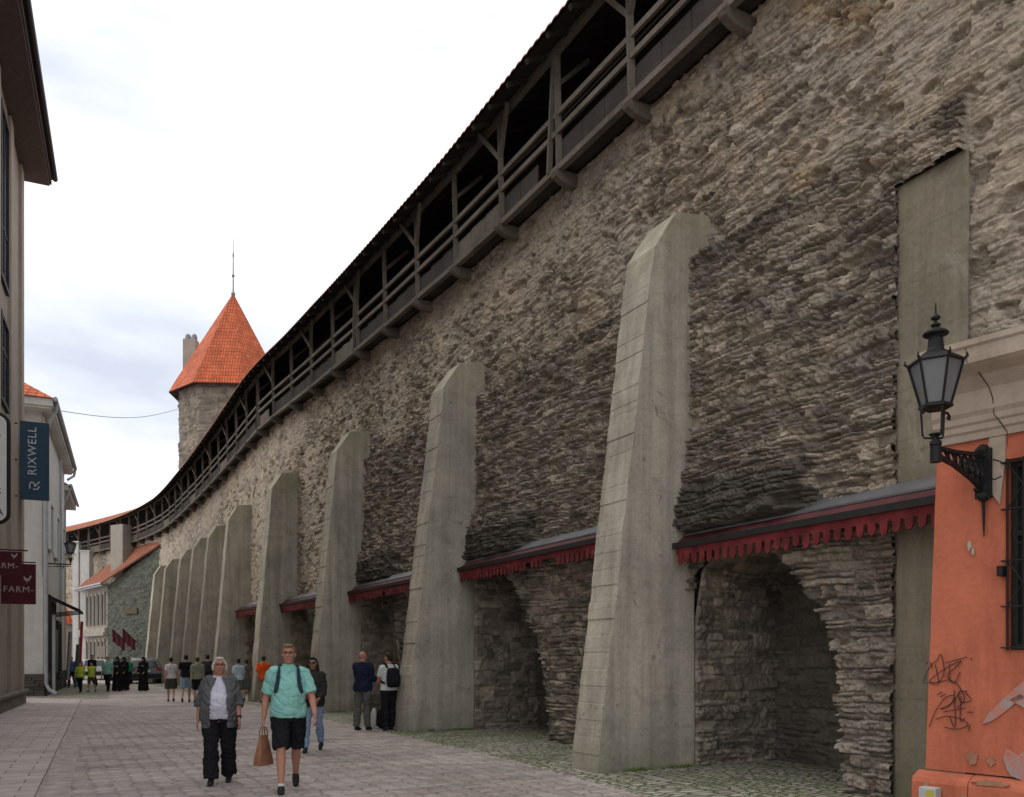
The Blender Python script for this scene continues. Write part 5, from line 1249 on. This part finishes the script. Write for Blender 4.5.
    if bottom:
        bm_, kind = bottom; m = MB()
        if kind == 'robe':
            m.loft([(S((0, .01, z)), V3((rx * k, 0, 0)), V3((0, ry * k, 0))) for z, rx, ry in ((.04, .27, .24), (.3, .24, .2), (.7, .21, .17), (1.0, .19, .15), (1.25, .20, .14), (1.40, .18, .11), (1.46, .10, .08))], n=20)
            for i in (0, 1): arm(m, i, .03, .97, .02)
            nm = 'robe'
        elif kind == 'skirt':
            m.loft([(S(tor(0, 0, z)), V3((rx * k, 0, 0)), V3((0, ry * k, 0))) for z, rx, ry in ((.52, .23, .20), (.75, .215, .17), (.95, .185 + .03 * F, .14), (1.04, .16 + .04 * F, .125))], n=20); nm = 'skirt'
        else:
            torso(m, .012, .84, 1.0 if kind != 'trousers_high' else 1.06)
            f, inf, fl = {'shorts': (.52, .014, .028), 'shorts_short': (.36, .014, .02), 'trousers': (.99, .014, .022), 'trousers_loose': (.99, .022, .045), 'jeans': (.985, .010, .012), 'trousers_high': (.99, .014, .02)}[kind]
            for i in (0, 1): leg(m, i, inf, f, fl)
            nm = 'shorts' if 'shorts' in kind else 'trousers'
        solid(m, nm, bm_, root, vox)
    for i in (0, 1):
        ank, fd = J['f%d' % i]; m = MB()
        limb(m, [ank + V3((0, -.045, -.045)) + fd * 0, ank + fd * .02 + V3((0, 0, -.035)), ank + fd * .10 + V3((0, 0, -.044)), ank + fd * .175 + V3((0, 0, -.050))], [.034, .044, .041, .026], 12)
        m.tube([S(ank + V3((0, 0, -.04))), S(ank + V3((0, 0, .01)))], .040 * k, 12)
        sh_ = solid(m, 'shoe', shoes, root, min(vox, .012))
    if extra: extra(ctx)
    return root, ctx
def backpack(ctx, mat, label, strap=True, size=1.0, front=False, group=None):
    root = ctx['root']; S, tor, k = ctx['S'], ctx['tor'], ctx['k']
    bp = empty('backpack', tuple(root.location), root.rotation_euler.z, label, 'backpack', group)
    m = MB(); s_ = size; yb = -.20
    m.loft([(S(tor(0, yb + .0, 1.40)), V3((.09 * k, 0, 0)), V3((0, .05 * k, 0))), (S(tor(0, yb - .01, 1.36)), V3((.14 * k * s_, 0, 0)), V3((0, .08 * k, 0))), (S(tor(0, yb - .03, 1.2)), V3((.165 * k * s_, 0, 0)), V3((0, .10 * k * s_, 0))), (S(tor(0, yb - .03, 1.03)), V3((.16 * k * s_, 0, 0)), V3((0, .095 * k * s_, 0))), (S(tor(0, yb - .01, .97)), V3((.12 * k, 0, 0)), V3((0, .06 * k, 0)))], n=20)
    m.ell(S(tor(0, yb - .12, 1.10)), (.11 * k, .05 * k, .09 * k))
    solid(m, 'bag', mat, bp, max(.010, ctx['vox']))
    for sd_ in (-1, 1):
        m = MB(); inf = .045; F = ctx['F']
        pts = [tor(sd_ * .10, -.13, 1.40), tor(sd_ * .105, -.07, 1.475), tor(sd_ * .108, .03, 1.475), tor(sd_ * .112, .100, 1.41), tor(sd_ * .122, .138 + .02 * F, 1.30), tor(sd_ * .145, .120 + .03 * F, 1.19), tor(sd_ * .175, .02, 1.10), tor(sd_ * .16, -.12, 1.06)]
        P_ = [V3(p) for p in dense(np.array([tuple(p) for p in pts]), 4)]
        for a, b in zip(P_, P_[1:]):
            m.bar(S(a), S(b), .048 * k, .014 * k, (a - tor(0, 0, a.z - ctx['J'][0][0].z + .93)) if True else (0, 1, 0))
        m.build('strap', mat, bp)
    return bp
C = lambda n, r, g_, b_: cloth(n, (r, g_, b_))
BLK = C('black', .014, .014, .017); HAIRD = plain('dark_hair', (.015, .012, .01), .6, .3, 40, .01); HAIRB = plain('sandy_hair', (.20, .145, .085), .6, .3, 60, .01); HAIRW = plain('white_hair', (.52, .46, .38), .6, .2, 60, .01); HAIRBR = plain('brown_hair', (.05, .03, .02), .6, .3, 40, .01)
def glasses(ctx, dark=False):
    hd, k = ctx['hd'], ctx['k']; m = MB()
    for sd_ in (-1, 1):
        c_ = (sd_ * .031, .0935, .018)
        if dark: m.ell(hd(*c_), (.026 * k, .008 * k, .021 * k), 12, 8, ctx['Mh'])
        else: m.tube([hd(c_[0] + .023 * math.cos(a), c_[1] - .25 * abs(c_[0] + .023 * math.cos(a)) * .5 + .004, c_[2] + .015 * math.sin(a)) for a in np.linspace(0, 2 * PI, 15)], .0022 * k, 5)
        m.tube([hd(sd_ * .054, .088, .022), hd(sd_ * .074, .06, .022), hd(sd_ * .079, .0, .02)], .0022 * k, 5)
    m.tube([hd(-.008, .098, .020), hd(0, .100, .022), hd(.008, .098, .020)], .0025 * k, 5)
    m.build('sunglasses' if dark else 'glasses', M_BLACKM, ctx['root'])
# 1. man in teal polo walking towards the camera
def man_extra(ctx):
    glasses(ctx)
    S, tor, k = ctx['S'], ctx['tor'], ctx['k']
    m = MB()
    for sd_ in (-1, 1): m.prism([(.0, 1.405), (.035, 1.425), (.075, 1.468), (.055, 1.487), (.02, 1.452)], lambda p: S(tor(sd_ * p[0], .118 - .9 * (p[1] - 1.40), p[1])), lambda p: S(tor(sd_ * p[0], .100 - .9 * (p[1] - 1.40), p[1])))
    m.build('collar', C('teal', .235, .50, .44), ctx['root'])
    for i in (0, 1):
        ank = ctx['J'][i][2]; m = MB(); m.tube([S(ank + V3((0, 0, -.03))), S(ank + V3((0, 0, .035)))], [.040 * k, .039 * k], 12); m.build('sock', M_WHITE, ctx['root'])
mx_, mctx = person('man in teal polo shirt and black shorts walking towards the camera with a brown bag', (-2.72, 10.35, 0), 166, 1.83,
    dict(leg=((20, 6), (-16, 22)), arm=((-4, 17, 8), (14, 19, 22)), turn=4, nod=-2, grip=(1, 0), spread=-.05), SK1, (C('teal', .235, .50, .44), 'polo', .50), (BLK, 'shorts'), M_BLACKP, (HAIRB, 'short'), 2, .55, extra=man_extra)
backpack(mctx, C('slate_strap', .035, .05, .075), 'dark slate backpack worn by the man in the teal polo')
sh_, el_, wr_, d2_ = mctx['J']['a0']; hpnt = Matrix.Rotation(math.radians(-166), 3, 'Z') @ (V3(wr_ + d2_ * .10 + V3((-.012, 0, 0))) * mctx['k']) + Vector((-2.72, 10.35, 0))
bg_ = empty('paper_bag', (hpnt.x, hpnt.y, hpnt.z - .485), 1.15, 'tan brown shopping bag carried in the hand of the man in teal', 'bag')
m = MB(); bw, bd_, bh = .24, .12, .36
NZ = 8; rings_ = []
for i in range(NZ + 1):
    f = i / NZ; w_ = bw / 2 * (1 - .55 * f ** 1.3); d_ = bd_ / 2 * (1 - .72 * f); z_ = .03 + bh * f
    ring = []
    for (sx, sy) in ((-1, -1), (0, -1.08), (1, -1), (1.04, 0), (1, 1), (0, 1.08), (-1, 1), (-1.04, 0)): ring.append((sx * w_, sy * d_, z_ + .008 * math.sin(i * 2 + sx * 3)))
    rings_.append(ring)
vs = [v for r_ in rings_ for v in r_]; fs = [(a * 8 + q, a * 8 + (q + 1) % 8, (a + 1) * 8 + (q + 1) % 8, (a + 1) * 8 + q) for a in range(NZ) for q in range(8)] + [tuple(reversed(range(8)))] + [tuple(NZ * 8 + q for q in range(8))]
m.add(vs, fs); m.build('bag_body', plain('kraft_paper', (.27, .125, .07), .75, .18, 7, .02, 0, .2, 9), bg_, bevel=.006)
m = MB()
for sy in (-.02, .02): m.tube([(-.05, sy, .37), (-.045, sy, .44), (-.02, sy * .5, .49), (.02, sy * .5, .49), (.045, sy, .44), (.05, sy, .37)], .007, 6)
m.build('handle', plain('kraft_handle', (.20, .09, .05), .8, .1), bg_)
# 2. woman in grey cardigan
def woman_extra(ctx):
    glasses(ctx)
    S, tor, k, root = ctx['S'], ctx['tor'], ctx['k'], ctx['root']; rg = ctx['rings']
    f = lambda z: [float(np.interp(z, [r_[0] for r_ in rg], [r_[j] for r_ in rg])) for j in (1, 2, 3)]
    m = MB()
    for (a0, a1) in ((math.radians(118), math.radians(422)),):
        outer = []; inner = []; n = 26
        zs = [.78, .84, .9, 1.0, 1.1, 1.2, 1.3, 1.38, 1.43, 1.465]
        for z in zs:
            rx, ry, y = f(max(z, .86)); op_ = .52 * (1 - max(0, (z - 1.25)) / .42)   # half opening angle at the front
            fl = .03 + .10 * max(0, 1.05 - z)
            for lst, e in ((outer, .036 + fl * .6), (inner, .012 + fl * .6)):
                row = []
                for q in range(n):
                    a = PI / 2 + op_ + (2 * PI - 2 * op_) * q / (n - 1); rr3 = 1.0 + (.02 * math.sin(a * 9 + z * 4))
                    row.append(S(tor((rx + e) * rr3 * math.cos(a), y + (ry + e) * rr3 * math.sin(a), z)))
                lst.append(row)
        nz_ = len(zs); vs = [v for r_ in outer for v in r_] + [v for r_ in inner for v in r_]; q0 = nz_ * n
        fs = [(i * n + q, i * n + q + 1, (i + 1) * n + q + 1, (i + 1) * n + q) for i in range(nz_ - 1) for q in range(n - 1)]
        fs += [tuple(reversed([q0 + x for x in g])) for g in list(fs)]
        for i in range(nz_ - 1):
            fs += [(i * n, (i + 1) * n, q0 + (i + 1) * n, q0 + i * n), (i * n + n - 1, q0 + i * n + n - 1, q0 + (i + 1) * n + n - 1, (i + 1) * n + n - 1)]
        for q in range(n - 1):
            fs += [(q, q0 + q, q0 + q + 1, q + 1), ((nz_ - 1) * n + q, (nz_ - 1) * n + q + 1, q0 + (nz_ - 1) * n + q + 1, q0 + (nz_ - 1) * n + q)]
        m.add(vs, fs)
    for i in (0, 1): ctx['arm'](m, i, .022, .68, .012)
    solid(m, 'cardigan', C('grey_cardigan', .105, .108, .112), root, .0085)
    sh, el_, wr, d2 = ctx['J']['a1']; m = MB(); m.tube([S(el_.lerp(wr, .80)), S(el_.lerp(wr, .93))], .036 * k, 12); m.build('wristband', M_BLACKP, root)
person('older woman in grey cardigan, white top and black trousers walking beside the man in teal', (-3.73, 10.85, 0), 166, 1.64,
    dict(leg=((10, 4), (-8, 14)), arm=((-6, 20, 14), (10, 17, 12)), turn=-6, spread=-.03), SK1, (C('white_top', .58, .56, .64), 'tank', 0), (BLK, 'trousers_loose'), M_BLACKP, (HAIRW, 'grey_bob'), 2, 1.15, True, extra=woman_extra)
# 3. woman with long black hair and sunglasses
wx_, wctx = person('woman with long black hair, sunglasses and jeans walking behind the man in teal', (-3.42, 14.6, 0), 176, 1.66, dict(leg=((16, 4), (-14, 20)), arm=((10, 10, 60), (8, 10, 50)), inw=(.3, .3)), SK3, (C('dark_jacket', .035, .032, .03), 'jacket', .95), (C('jeans', .20, .28, .42), 'jeans'), M_BLACKP, (HAIRD, 'long'), 1, .1, True, extra=lambda c: glasses(c, True))
hb = empty('handbag', (-3.42, 14.6, 0), math.radians(-176), 'crimson handbag held by the woman with long black hair', 'handbag')
m = MB(); m.ell(V3((.05, .24, .98)), (.13, .06, .09)); solid(m, 'bag', plain('crimson_bag', (.30, .02, .05), .6, .2), hb, .012)
m = MB(); m.tube([(-.06, .24, 1.03), (.0, .25, 1.12), (.10, .25, 1.12), (.16, .24, 1.03)], .008, 6); m.build('handle', M_BLACKP, hb)
# 4, 5: two men standing at the second buttress
person('bald man in navy jacket and grey trousers, seen from behind', (-3.32, 18.9, 0), 22, 1.78, dict(leg=((3, 2), (-4, 4)), arm=((20, 6, 70), (24, 4, 85)), turn=25, inw=(.45, .45), nod=-8), SK1, (C('navy', .016, .022, .045), 'jacket', .97), (C('grey_trousers', .11, .11, .10), 'trousers'), M_BLACKP, None, 1, .3, group=None)
px5, c5 = person('man in white tee shirt and black trousers leaning near the second buttress', (-2.72, 18.75, 0), -35, 1.74, dict(leg=((5, 3), (-3, 3)), arm=((16, 6, 30), (18, 6, 40)), turn=-25, inw=(.1, .2)), SK1, (C('white_tee', .60, .62, .62), 'tee', .42), (BLK, 'trousers'), M_BLACKP, (HAIRD, 'short'), 1, .1)
backpack(c5, BLK, 'black backpack on the back of the man in the white tee shirt')
bgd = empty('rucksack', (-3.02, 19.35, 0), .3, 'black and white rucksack lying on the ground between the two standing men', 'bag')
m = MB(); m.ell(V3((.05, 0, .22)), (.17, .13, .22)); m.ell(V3((.05, -.08, .12)), (.13, .10, .12)); solid(m, 'bag', BLK, bgd, .015)
m = MB(); m.ell(V3((-.12, 0, .24)), (.07, .10, .23)); solid(m, 'white_panel', M_WHITE, bgd, .015)
# mid-distance walkers, seen from behind
G1_ = 'walkers in the middle distance'
BR = [('woman in white tee shirt and dark olive skirt, leftmost of the middle group', 171, 31.2, 1.66, (C('white_b', .58, .54, .54), 'tee', .4), (C('olive_dark', .05, .055, .04), 'skirt'), (HAIRD, 'bun'), True, 0),
      ('young man in black tee shirt and light denim shorts in the middle group', 186, 30.8, 1.76, (BLK, 'tee', .42), (C('denim_light', .24, .34, .42), 'shorts'), (HAIRD, 'short'), False, 3),
      ('person in sage green shirt and black shorts in the middle group', 197.5, 30.4, 1.68, (C('sage', .22, .24, .17), 'tee', .5), (BLK, 'shorts'), (HAIRBR, 'short'), False, 0),
      ('person in charcoal shirt with dark backpack at the right of the middle group', 207.5, 31.8, 1.78, (C('charcoal', .04, .042, .05), 'tee', .6), (BLK, 'shorts'), (HAIRD, 'short'), False, -4),
      ('person in pale blue and white shirt walking between the woman and the man in teal', 238.5, 30.2, 1.62, (C('pale_blue', .42, .56, .62), 'tee', .5), (C('grey_shorts', .10, .10, .11), 'shorts'), (HAIRD, 'short'), True, 0),
      ('tan-armed person in taupe top and grey skirt behind the pale blue shirt', 246.5, 31.5, 1.60, (C('taupe', .12, .10, .09), 'tee', .4), (C('grey_shorts', .10, .10, .11), 'skirt'), (HAIRD, 'short'), True, 0),
      ('person in bright orange tee shirt and beige shorts walking away beside the wall', 263.5, 29.9, 1.72, (C('orange', .75, .105, .02), 'tee', .5), (C('beige_shorts', .28, .20, .13), 'shorts'), (HAIRBR, 'short'), False, 12)]
for i, (lab, px_, Y, H_, tp, bt, hr, fem, fc) in enumerate(BR):
    ph = 1 if i % 2 else -1
    p_, c_ = person(lab, ((px_ - 512) / 850 * Y, Y, 0), -20 + fc, H_, dict(leg=((14 * ph, 6 if ph > 0 else 20), (-14 * ph, 20 if ph > 0 else 6)), arm=((-12 * ph, 8, 12), (12 * ph, 8, 14))), SK2 if i != 5 else SK3, tp, bt, M_BLACKP, hr, 0, .25, fem, G1_)
    if i == 3: backpack(c_, C('dark_pack', .025, .028, .035), 'dark backpack on the rightmost person of the middle group')
    if i == 1:
        m = MB()
# far walkers coming towards the camera
G2_ = 'walkers far down the street'
HIV = C('hi_vis', .42, .55, .05)
FW = [('child in bright yellow green vest, left of the far pair', 80, 39.5, 1.42, (HIV, 'vest', .5), (BLK, 'trousers'), (HAIRBR, 'short'), 180),
      ('child in yellow green vest and shorts, right of the far pair', 91.5, 40, 1.44, (HIV, 'vest', .2), (C('dk_shorts', .06, .05, .05), 'shorts'), (HAIRD, 'short'), 180),
      ('person in mint green and white top beside the black robed walkers', 107.5, 40.5, 1.70, (C('mint', .20, .42, .36), 'vest', .5), (BLK, 'trousers'), (HAIRBR, 'short'), 180),
      ('person in blue top far down the street at the left shopfronts', 71.5, 46, 1.70, (C('blue', .06, .12, .26), 'tee', .5), (BLK, 'trousers'), (HAIRD, 'short'), 170),
      ('person in white top behind the left child in yellow', 78.5, 49, 1.78, (C('white_c', .55, .53, .52), 'tee', .4), (BLK, 'trousers'), (HAIRD, 'short'), 180),
      ('person in black top behind the right child in yellow', 92, 47, 1.82, (BLK, 'tee', .9), (BLK, 'trousers'), (HAIRD, 'short'), 180),
      ('person in bright green top behind the black robed walkers', 129, 50, 1.62, (C('green', .03, .24, .12), 'tee', .9), (BLK, 'trousers'), (HAIRBR, 'short'), 180)]
for i, (lab, px_, Y, H_, tp, bt, hr, fc) in enumerate(FW):
    ph = 1 if i % 2 else -1
    person(lab, ((px_ - 512) / 850 * Y, Y, 0), fc, H_, dict(leg=((12 * ph, 6 if ph > 0 else 18), (-12 * ph, 18 if ph > 0 else 6)), arm=((-12 * ph, 8, 12), (12 * ph, 8, 14))), SK2, tp, bt, M_BLACKP, hr, 0, .1, False, G2_)
for px_, Y, lab in ((117.5, 41, 'black robed and veiled walker, leftmost of the three in black'), (124, 41.8, 'black robed and veiled walker, middle one of the three in black'), (143.5, 41.3, 'black robed and veiled walker, standing apart at the right of the three in black')):
    person(lab, ((px_ - 512) / 850 * Y, Y, 0), 180, 1.68, dict(leg=((4, 2), (-4, 4)), arm=((10, 8, 40), (10, 8, 40)), inw=(.3, .3)), SK2, None, (BLK, 'robe'), M_BLACKP, (BLK, 'veil'), 0, .2, True, 'people in black robes')

# ---------------------------------------------------------------- cars at the end of the street
def car(loc, rz, paint, label, L=4.5, Wd=1.82, H_=1.62, suv=True):
    r_ = empty('parked_car', loc, rz, label, 'car', 'cars parked at the end of the street')   # local +x = forward, rear faces -x
    prof = [(-.50, .30), (-.505, .62), (-.49, .98), (-.44, 1.0), (-.39, 1.45), (-.33, H_ - .03), (-.05, H_), (.10, H_ - .05), (.26, 1.05), (.46, .92), (.495, .70), (.50, .32)]
    m = MB(); ys = [(-.5, .0), (-.47, .03), (-.40, .045), (0, .05), (.40, .045), (.47, .03), (.5, 0)]
    secs = []
    for yy, _ in ((-.5, 0), (-.485, 0), (0, 0), (.485, 0), (.5, 0)):
        sec = []
        for x, z in prof:
            tum = .13 * max(0, z - 1.0) / .6; e = .03 if abs(yy) > .49 else 0
            w = yy * Wd * (1 - tum * 1.6); sec.append((x * L * (1 - e), w, z - (e * .6 if z > .5 else -e)))
        secs.append(sec)
    n = len(prof); vs = [v for s_ in secs for v in s_]
    fs = [(a * n + q, a * n + (q + 1) % n, (a + 1) * n + (q + 1) % n, (a + 1) * n + q) for a in range(4) for q in range(n)] + [tuple(range(n)), tuple(4 * n + q for q in reversed(range(n)))]
    m.add(vs, fs); m.build('body', paint, r_, bevel=.02)
    def tum_y(z): return Wd / 2 * (1 - .13 * max(0, z - 1.0) / .6 * 1.6)
    for sy in (-1, 1):
        m = MB(); poly = [(-.40 * L, 1.06), (-.355 * L, H_ - .13), (-.04 * L, H_ - .10), (.075 * L, H_ - .15), (.20 * L, 1.08)]
        m.prism(poly, lambda p: (p[0], sy * (tum_y(p[1]) + .012), p[1]), lambda p: (p[0], sy * (tum_y(p[1]) - .03), p[1])); m.build('side_window', M_GLASSD, r_)
    m = MB(); m.add([(-.448 * L, -.72, 1.03), (-.448 * L, .72, 1.03), (-.398 * L, .60, 1.44), (-.398 * L, -.60, 1.44), (-.43 * L, -.72, 1.03), (-.43 * L, .72, 1.03), (-.38 * L, .60, 1.44), (-.38 * L, -.60, 1.44)], [(0, 1, 2, 3), (7, 6, 5, 4), (0, 4, 5, 1), (1, 5, 6, 2), (2, 6, 7, 3), (3, 7, 4, 0)]); m.build('rear_window', M_GLASSD, r_)
    m = MB(); m.add([(.268 * L, -.74, 1.06), (.268 * L, .74, 1.06), (.112 * L, .62, H_ - .08), (.112 * L, -.62, H_ - .08), (.25 * L, -.74, 1.02), (.25 * L, .74, 1.02), (.09 * L, .62, H_ - .12), (.09 * L, -.62, H_ - .12)], [(0, 1, 2, 3), (7, 6, 5, 4), (0, 4, 5, 1), (1, 5, 6, 2), (2, 6, 7, 3), (3, 7, 4, 0)]); m.build('windscreen', M_GLASSD, r_)
    for sx in (-.31, .32):
        for sy in (-1, 1):
            m = MB(); m.tube([(sx * L, sy * (Wd / 2 - .20), .34), (sx * L, sy * (Wd / 2 + .015), .34)], .34, 20); w_ = m.build('wheel', plain('tyre', (.018, .018, .018), .8, .2), r_, bevel=.02)
            m = MB(); m.tube([(sx * L, sy * (Wd / 2 + .0), .34), (sx * L, sy * (Wd / 2 + .03), .34)], .21, 16); m.build('rim', plain('rim_metal', (.35, .35, .36), .3, .1, 5, 0, .8), w_)
    for sy in (-1, 1):
        m = MB(); m.box((-.496 * L, sy * .74, .93), (.10, .24, .20)); m.build('taillight', plain('tail_red', (.40, .015, .02), .25, .1, 5, 0), r_, bevel=.02)
        m = MB(); m.box((.485 * L, sy * .68, .74), (.12, .34, .15)); m.build('headlight', plain('head_glass', (.5, .5, .5), .15, .1, 5, 0), r_, bevel=.02)
        m = MB(); m.box((.15 * L, sy * (Wd / 2 + .08), 1.08), (.12, .16, .12)); m.build('mirror', paint, r_, bevel=.02)
    m = MB(); m.box((-.503 * L, 0, .50), (.10, Wd * .94, .28)); m.build('rear_bumper', M_BLACKP, r_, bevel=.03)
    m = MB(); m.box((-.512 * L, 0, .80), (.03, .50, .11)); m.build('number_plate', M_WHITE, r_)
    return r_
def cpaint(n, c): return plain(n, c, .25, .04, 2, 0, .2, .5)
HD = math.radians(118)
car((-23.7, 54.6, 0), HD, cpaint('grey_paint', (.13, .135, .145)), 'grey estate car parked beside the farthest buttresses')
car((-28.0, 61.2, 0), HD, cpaint('black_paint', (.02, .02, .024)), 'black car parked left of the grey car', H_=1.55)
car((-31.1, 63.2, 0), HD, cpaint('white_paint', (.55, .55, .56)), 'white car with red tail lights parked at the far end of the street', H_=1.5)

# grass tufts at the foot of the near buttresses and among the cobbles
rg = np.random.RandomState(3); vs = []; fs = []
def blade(x, y, h, lean):
    a = rg.uniform(0, 2 * PI); w = .004 + .003 * rg.rand(); dx, dy = math.cos(a) * w, math.sin(a) * w; lx, ly = math.cos(a + 1.4) * lean, math.sin(a + 1.4) * lean; b = len(vs)
    vs.extend([(x - dx, y - dy, 0), (x + dx, y + dy, 0), (x + lx * .4 + dx * .7, y + ly * .4 + dy * .7, h * .6), (x + lx * .4 - dx * .7, y + ly * .4 - dy * .7, h * .6), (x + lx, y + ly, h)]); fs.extend([(b, b + 1, b + 2, b + 3), (b + 3, b + 2, b + 4)])
for i, s0 in enumerate(B_S[:4]):
    for _ in range(900 if i < 2 else 400):
        e = rg.rand(); 
        if e < .5: s_ = s0 - abs(rg.normal(0, .05)); o_ = rg.uniform(.4, 1.75)
        else: s_ = s0 + rg.uniform(-.05, BT + .05); o_ = 1.64 + abs(rg.normal(0, .04))
        if fbm(np.array(s_ * 4.), np.array(o_ * 4.), 3) < .45: continue
        p = at(s_, o_, 0); blade(p.x, p.y, rg.uniform(.015, .06), rg.uniform(.005, .03))
for _ in range(22000):
    s_ = rg.uniform(9, 24); o_ = rg.uniform(.1, 2.4)
    if fbm(np.array(s_ * 1.1), np.array(o_ * 1.3), 44) < .57: continue
    if any(b_ - .02 < s_ < b_ + BT + .02 and o_ < 1.66 for b_ in B_S[:4]): continue
    p = at(s_, o_, 0); blade(p.x, p.y, rg.uniform(.008, .025), rg.uniform(.005, .02))
me = bpy.data.meshes.new('grass'); me.from_pydata(vs, [], fs); ob = link('grass', me, M_GRASS); tag(ob, 'short grass and moss growing between the cobbles along the wall foot', 'grass', kind='stuff')
